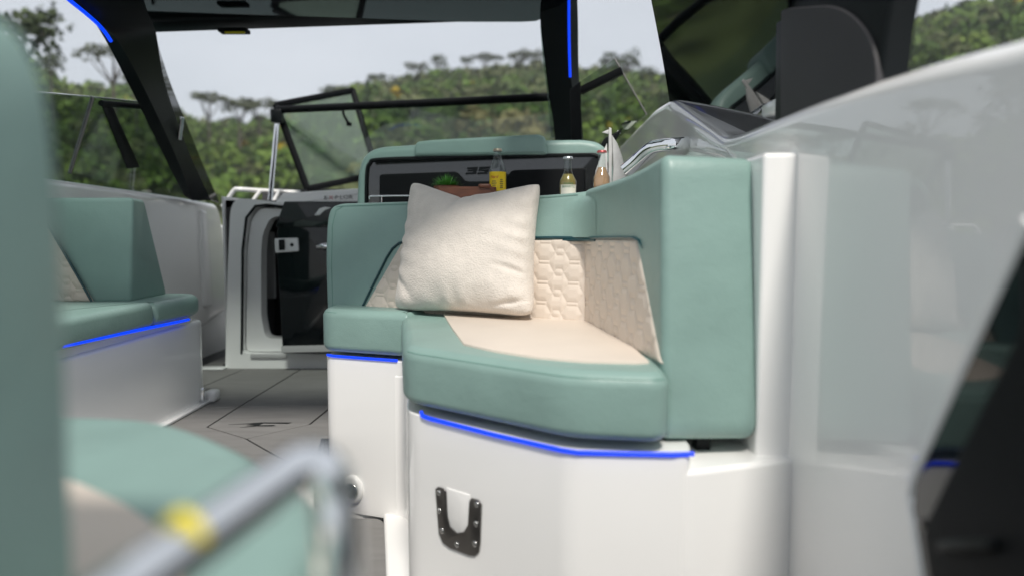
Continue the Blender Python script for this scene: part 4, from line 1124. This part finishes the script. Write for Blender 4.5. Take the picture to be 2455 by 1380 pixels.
ri = fillet([rp.uv(*p) for p in ((1874, 21), (2020, 10), (2104, 100), (2102, 260), (1900, 330), (1872, 335))], [.01, .10, .10, .02, .02, .01], 8)
cushion('rear_frame', ro, -.05, -.004, .01, rp, 'black', wing, rb=0)
cushion('charcoal_inset', ri, -.01, .002, .003, rp, 'charcoal', wing, rb=0)

# small white fairings beyond the wall
fa = tag(cushion('white_fairing', fillet([rp.uv(*p) for p in ((1503, 298), (1512, 291), (1528, 291), (1508, 311))], .008), 0.0, .03, .006, Plane((.60, 0, 0), (0, -1, 0), (0, 0, 1)), 'gel', None), 'small white fairing peeping over the wall left of its peak', 'fairing')
fb = thing('bow_mirror', 'white and black streamlined mirror ahead of the sailboat ornament', 'mirror', P(1460, 345, 3.3))
mpn = Plane((0, 3.3, 0), (1, 0, 0), (0, 0, 1))
cushion('shell', fillet(mpn.poly([(1438, 350), (1448, 338), (1475, 322), (1486, 314), (1472, 338), (1455, 350)]), .01), -.03, .03, .012, mpn, 'gel', fb)
cushion('gasket', fillet(mpn.poly([(1434, 356), (1446, 335), (1478, 318), (1490, 310), (1474, 340), (1456, 356)]), .01), .0, .05, .004, mpn, 'black', fb)
wc = box('white_block', P(1858, 268, 1.75), P(1912, 252, 1.85), 'gel', None, .008)
tag(wc, 'small white block on the wall top beside the charcoal inset', 'cap')

# ------------------------------------------------------------------ cabin bulkhead, door and dash
DB = 3.78
cb = thing('cabin_bulkhead', 'white moulded cabin entrance with dark opening left of the black door', 'bulkhead', (-1.3, DB, 0))
kp = Plane((0, DB, 0), (1, 0, 0), (0, 0, 1))
z0 = kp.uv(540, 886)
outb = [(540, 886), (546, 640), (552, 500), (566, 476), (600, 477), (760, 496), (800, 500), (900, 500), (900, 884)]
inb = [(580, 846), (582, 600), (592, 520), (612, 494), (640, 492), (880, 505), (880, 850)]
ring_plate('surround', fillet(kp.poly(outb), [.01, .05, .05, .03, .03, .02, 0, 0, 0]), fillet(kp.poly(inb), .03), -0.10, 0.0, kp, 'gel2', cb, n=160)
inb2 = [(582, 845), (585, 600), (595, 525), (616, 498), (880, 508), (880, 846)]
tube('gasket', [kp.w(*kp.uv(*p), -.005) for p in ((579, 848), (581, 600), (590, 522), (612, 494), (640, 491), (690, 497))], .008, 'black', cb, 8)
ino = [(628, 812), (618, 760), (618, 600), (622, 560), (640, 522), (670, 516), (875, 520), (875, 815), (690, 815)]
ring_plate('inner_surround', fillet(kp.poly(inb2), .03), fillet(kp.poly(ino), .03), -0.14, -0.05, kp, 'gel2', cb, n=160)
hexa('interior_wall', [Vector((kp.uv(560, 0)[0], DB + .75, .0)), Vector((-.6, DB + .75, .0)), Vector((-.6, DB + .80, .0)), Vector((-1.6, DB + .80, .0)), Vector((kp.uv(560, 0)[0], DB + .75, 1.0)), Vector((-.6, DB + .75, 1.0)), Vector((-.6, DB + .8, 1.0)), Vector((-1.6, DB + .8, 1.0))], 'charcoal', cb, .002)
box('interior_side', (-1.56, DB + .12, 0), (-1.52, DB + .75, .9), 'charcoal', cb, .002)
box('added_outer_side', (-1.575, DB + .10, -.004), (-1.562, DB + .80, .92), 'gel2', cb, .003)  # white skin added to bounce light onto the left side wall
box('interior_roof', (-1.56, DB + .12, .86), (-.5, DB + .8, .9), 'charcoal', cb, .002)
box('interior_floor', (-1.56, DB + .02, -.004), (-.5, DB + .8, .02), 'matte_black', cb, .002)
a = P(636, 715, DB + .5); b = P(656, 556, DB + .5)
box('interior_window', (a.x, DB + .5, a.z), (b.x, DB + .52, b.z), 'grey_seat', cb, .004)
box('sill_strip', P(600, 858, DB - .01), P(690, 846, DB + .01), 'grey_seat', cb, .003)
dr = thing('cabin_door', 'gloss black cabin door with silver latch plate beside the bench', 'door', (P(720, 840, DB - .06).x, DB - .06, 0))
dp = Plane((0, DB - .08, 0), (1, 0, 0), (0, 0, 1))
cushion('door_panel', fillet(dp.poly([(682, 844), (676, 740), (668, 610), (668, 556), (690, 486), (880, 486), (880, 844)]), .006), 0.0, 0.03, .005, dp, 'gloss_black', dr)
cushion('upper_panel', fillet(dp.poly([(667, 545), (688, 484), (880, 484), (880, 545)]), .006), 0.0305, 0.045, .005, dp, 'gloss_black', dr)
lpz = cushion('latch_plate', fillet(dp.poly([(664, 572), (720, 570), (722, 602), (666, 606)]), .008), 0.031, .042, .004, dp, 'white_paint', dr)
cushion('latch_lever', fillet(dp.poly([(675, 575), (689, 574), (690, 599), (676, 600)]), .004), .042, .050, .003, dp, 'black', lpz)
uu, vv = dp.uv(706, 587)
cushion('lock_button', [(uu + .009 * math.cos(a), vv + .009 * math.sin(a)) for a in np.linspace(0, 2 * math.pi, 16, endpoint=False)], .042, .048, .002, dp, 'black', lpz, rb=0)
cushion('kick_strip', dp.poly([(680, 842), (860, 838), (860, 822), (679, 826)]), .031, .036, .002, dp, 'grey_seat', dr)
cushion('emblem_mark', dp.poly([(760, 517), (772, 501), (784, 497), (800, 499), (784, 505), (772, 517)]), .046, .050, .001, dp, 'white_paint', dr)
tube('handle', smooth_open([P(764, 591, DB - .16), P(775, 590, DB - .18), P(800, 590, DB - .18)], 4), .016, 'chrome', dr, 12)
da = thing('helm_dash', 'white dash top lettered EXPLOR with red X above the black door', 'dash', (P(770, 470, 3.9).x, 3.9, .8))
dd = Plane((0, 3.86, 0), (1, 0, 0), (0, 0, 1))
cushion('dash_top', fillet(dd.poly([(655, 490), (676, 464), (700, 462), (860, 452), (930, 450), (930, 500), (655, 500)]), .012), -.5, 0, .012, dd, 'gel', da)
uu, vv = dd.uv(781, 475)
text_on('lettering', 'E', .028, dd, uu, vv, .002, 'grey_ink', da, sx=1.3)
uu, vv = dd.uv(794, 474.6); text_on('lettering', 'X', .028, dd, uu, vv, .002, 'red', da, sx=1.3)
for k, ch in enumerate('PLOR'):
    uu, vv = dd.uv(807 + 11.5 * k, 474.2 - .3 * k); text_on('lettering', ch, .028, dd, uu, vv, .002, 'grey_ink', da, sx=1.3)
rl = thing('bow_rail', 'white tubular rail above the cabin entrance, trees behind', 'rail', P(600, 470, 4.3))
tube('rail', smooth_open([P(533, 496, 4.3), P(548, 475, 4.3), P(562, 456, 4.3), P(575, 454, 4.3), P(640, 458, 4.35), P(720, 462, 4.4)], 4), .013, 'white_paint', rl, 10)
tube('rail_strut', [P(605, 484, 4.3), P(624, 458, 4.33)], .012, 'white_paint', rl, 10)
tube('rail_strut', [P(652, 490, 4.3), P(668, 462, 4.36)], .012, 'white_paint', rl, 10)

# ------------------------------------------------------------------ blurred foreground: near bench, bolster, rail
nb = thing('aft_bench', 'blurred mint and cream seat cushion in the lower left foreground', 'bench', (-.6, .6, DROP))
nbo = [(-1.4, 1.07), (-.66, 1.065), (-.50, 1.04), (-.33, .89), (-.218, .755), (-.165, .65), (-.150, -.3), (-1.4, -.3)]
nbc = cushion('seat_cushion', fillet(nbo, [.02, .1, .12, .12, .1, .1, .02, .02], 6), .30, ZS, .035, LEVEL, 'mint', nb, seg=5)
cushion('seat_insert', fillet(onz(((60, 1120), (180, 1160), (300, 1215), (420, 1300), (470, 1450)), ZS) + [(-.33, -.25), (-1.3, -.25), (-1.3, .82)], .03), ZS - .01, ZS + .006, .004, LEVEL, 'cream', nbc, rb=0, seg=3)
cushion('base', fillet(offset(nbo[::-1] if area2(nbo) < 0 else nbo, .04), .08), DROP, .30, .02, LEVEL, 'gel', nb, rb=0)
bol = thing('bolster_cushion', 'blurred dark teal upright cushion filling the left edge of the view', 'cushion', (-.36, .40, ZS))
bpn = Plane((0, .44, 0), (1, 0, 0), (0, 0, 1))
bolo = [(-.75, ZS + .01), (bpn.uv(206, 1300)[0], ZS + .01), bpn.uv(200, 1200), bpn.uv(184, 700), bpn.uv(162, 350), bpn.uv(140, 200), bpn.uv(88, 85), bpn.uv(-30, 28), (-.75, bpn.uv(0, 30)[1] + .01)]
cushion('pad', fillet(bolo, [.01, .02, .1, .1, .1, .05, .05, .05, .02], 6), 0.0, 0.16, .03, bpn, 'mint', bol, rb=.02, seg=5)
gr2 = thing('grab_rail', 'blurred stainless steel grab rail with yellow patch in the foreground', 'rail', P(835, 1500, .48))
K = 0.84
rpts = smooth_open([P(120, 1545, .33 * K), P(330, 1395, .37 * K), P(480, 1287, .41 * K), P(600, 1202, .445 * K), P(680, 1146, .47 * K), P(722, 1121, .48 * K), P(758, 1117, .485 * K), P(785, 1140, .485 * K), P(800, 1190, .485 * K), P(808, 1270, .48 * K), P(812, 1400, .48 * K), P(812, 1800, .48 * K)], 7)
tube('rail', rpts, .0165 * K, 'chrome', gr2, 20)
ya, yb = P(446, 1299, .40 * K), P(468, 1283, .406 * K)
tube('yellow_patch', [ya + Vector((-.001, -.003, .003)), (ya + yb) / 2 + Vector((-.001, -.003, .003)), yb + Vector((-.001, -.003, .003))], .0150 * K, 'plain_yellow', gr2, 16)  # short yellow piece showing on one side of the rail

# ------------------------------------------------------------------ the damp air over the bay
hz = box('haze', (-1600, -1600, -3.2), (1600, 1600, 190), 'gel', None, 0)
hz['kind'] = 'stuff'
hm = bpy.data.materials.new('haze_air'); hm.use_nodes = True
ht_ = hm.node_tree; ht_.nodes.clear()
ho_ = ht_.nodes.new('ShaderNodeOutputMaterial'); hv_ = ht_.nodes.new('ShaderNodeVolumePrincipled')
hv_.inputs['Color'].default_value = (0.86, 0.90, 0.94, 1)
hv_.inputs['Density'].default_value = 0.00028
hv_.inputs['Anisotropy'].default_value = 0.2
ht_.links.new(hv_.outputs['Volume'], ho_.inputs['Volume'])
hz.data.materials.clear(); hz.data.materials.append(hm)
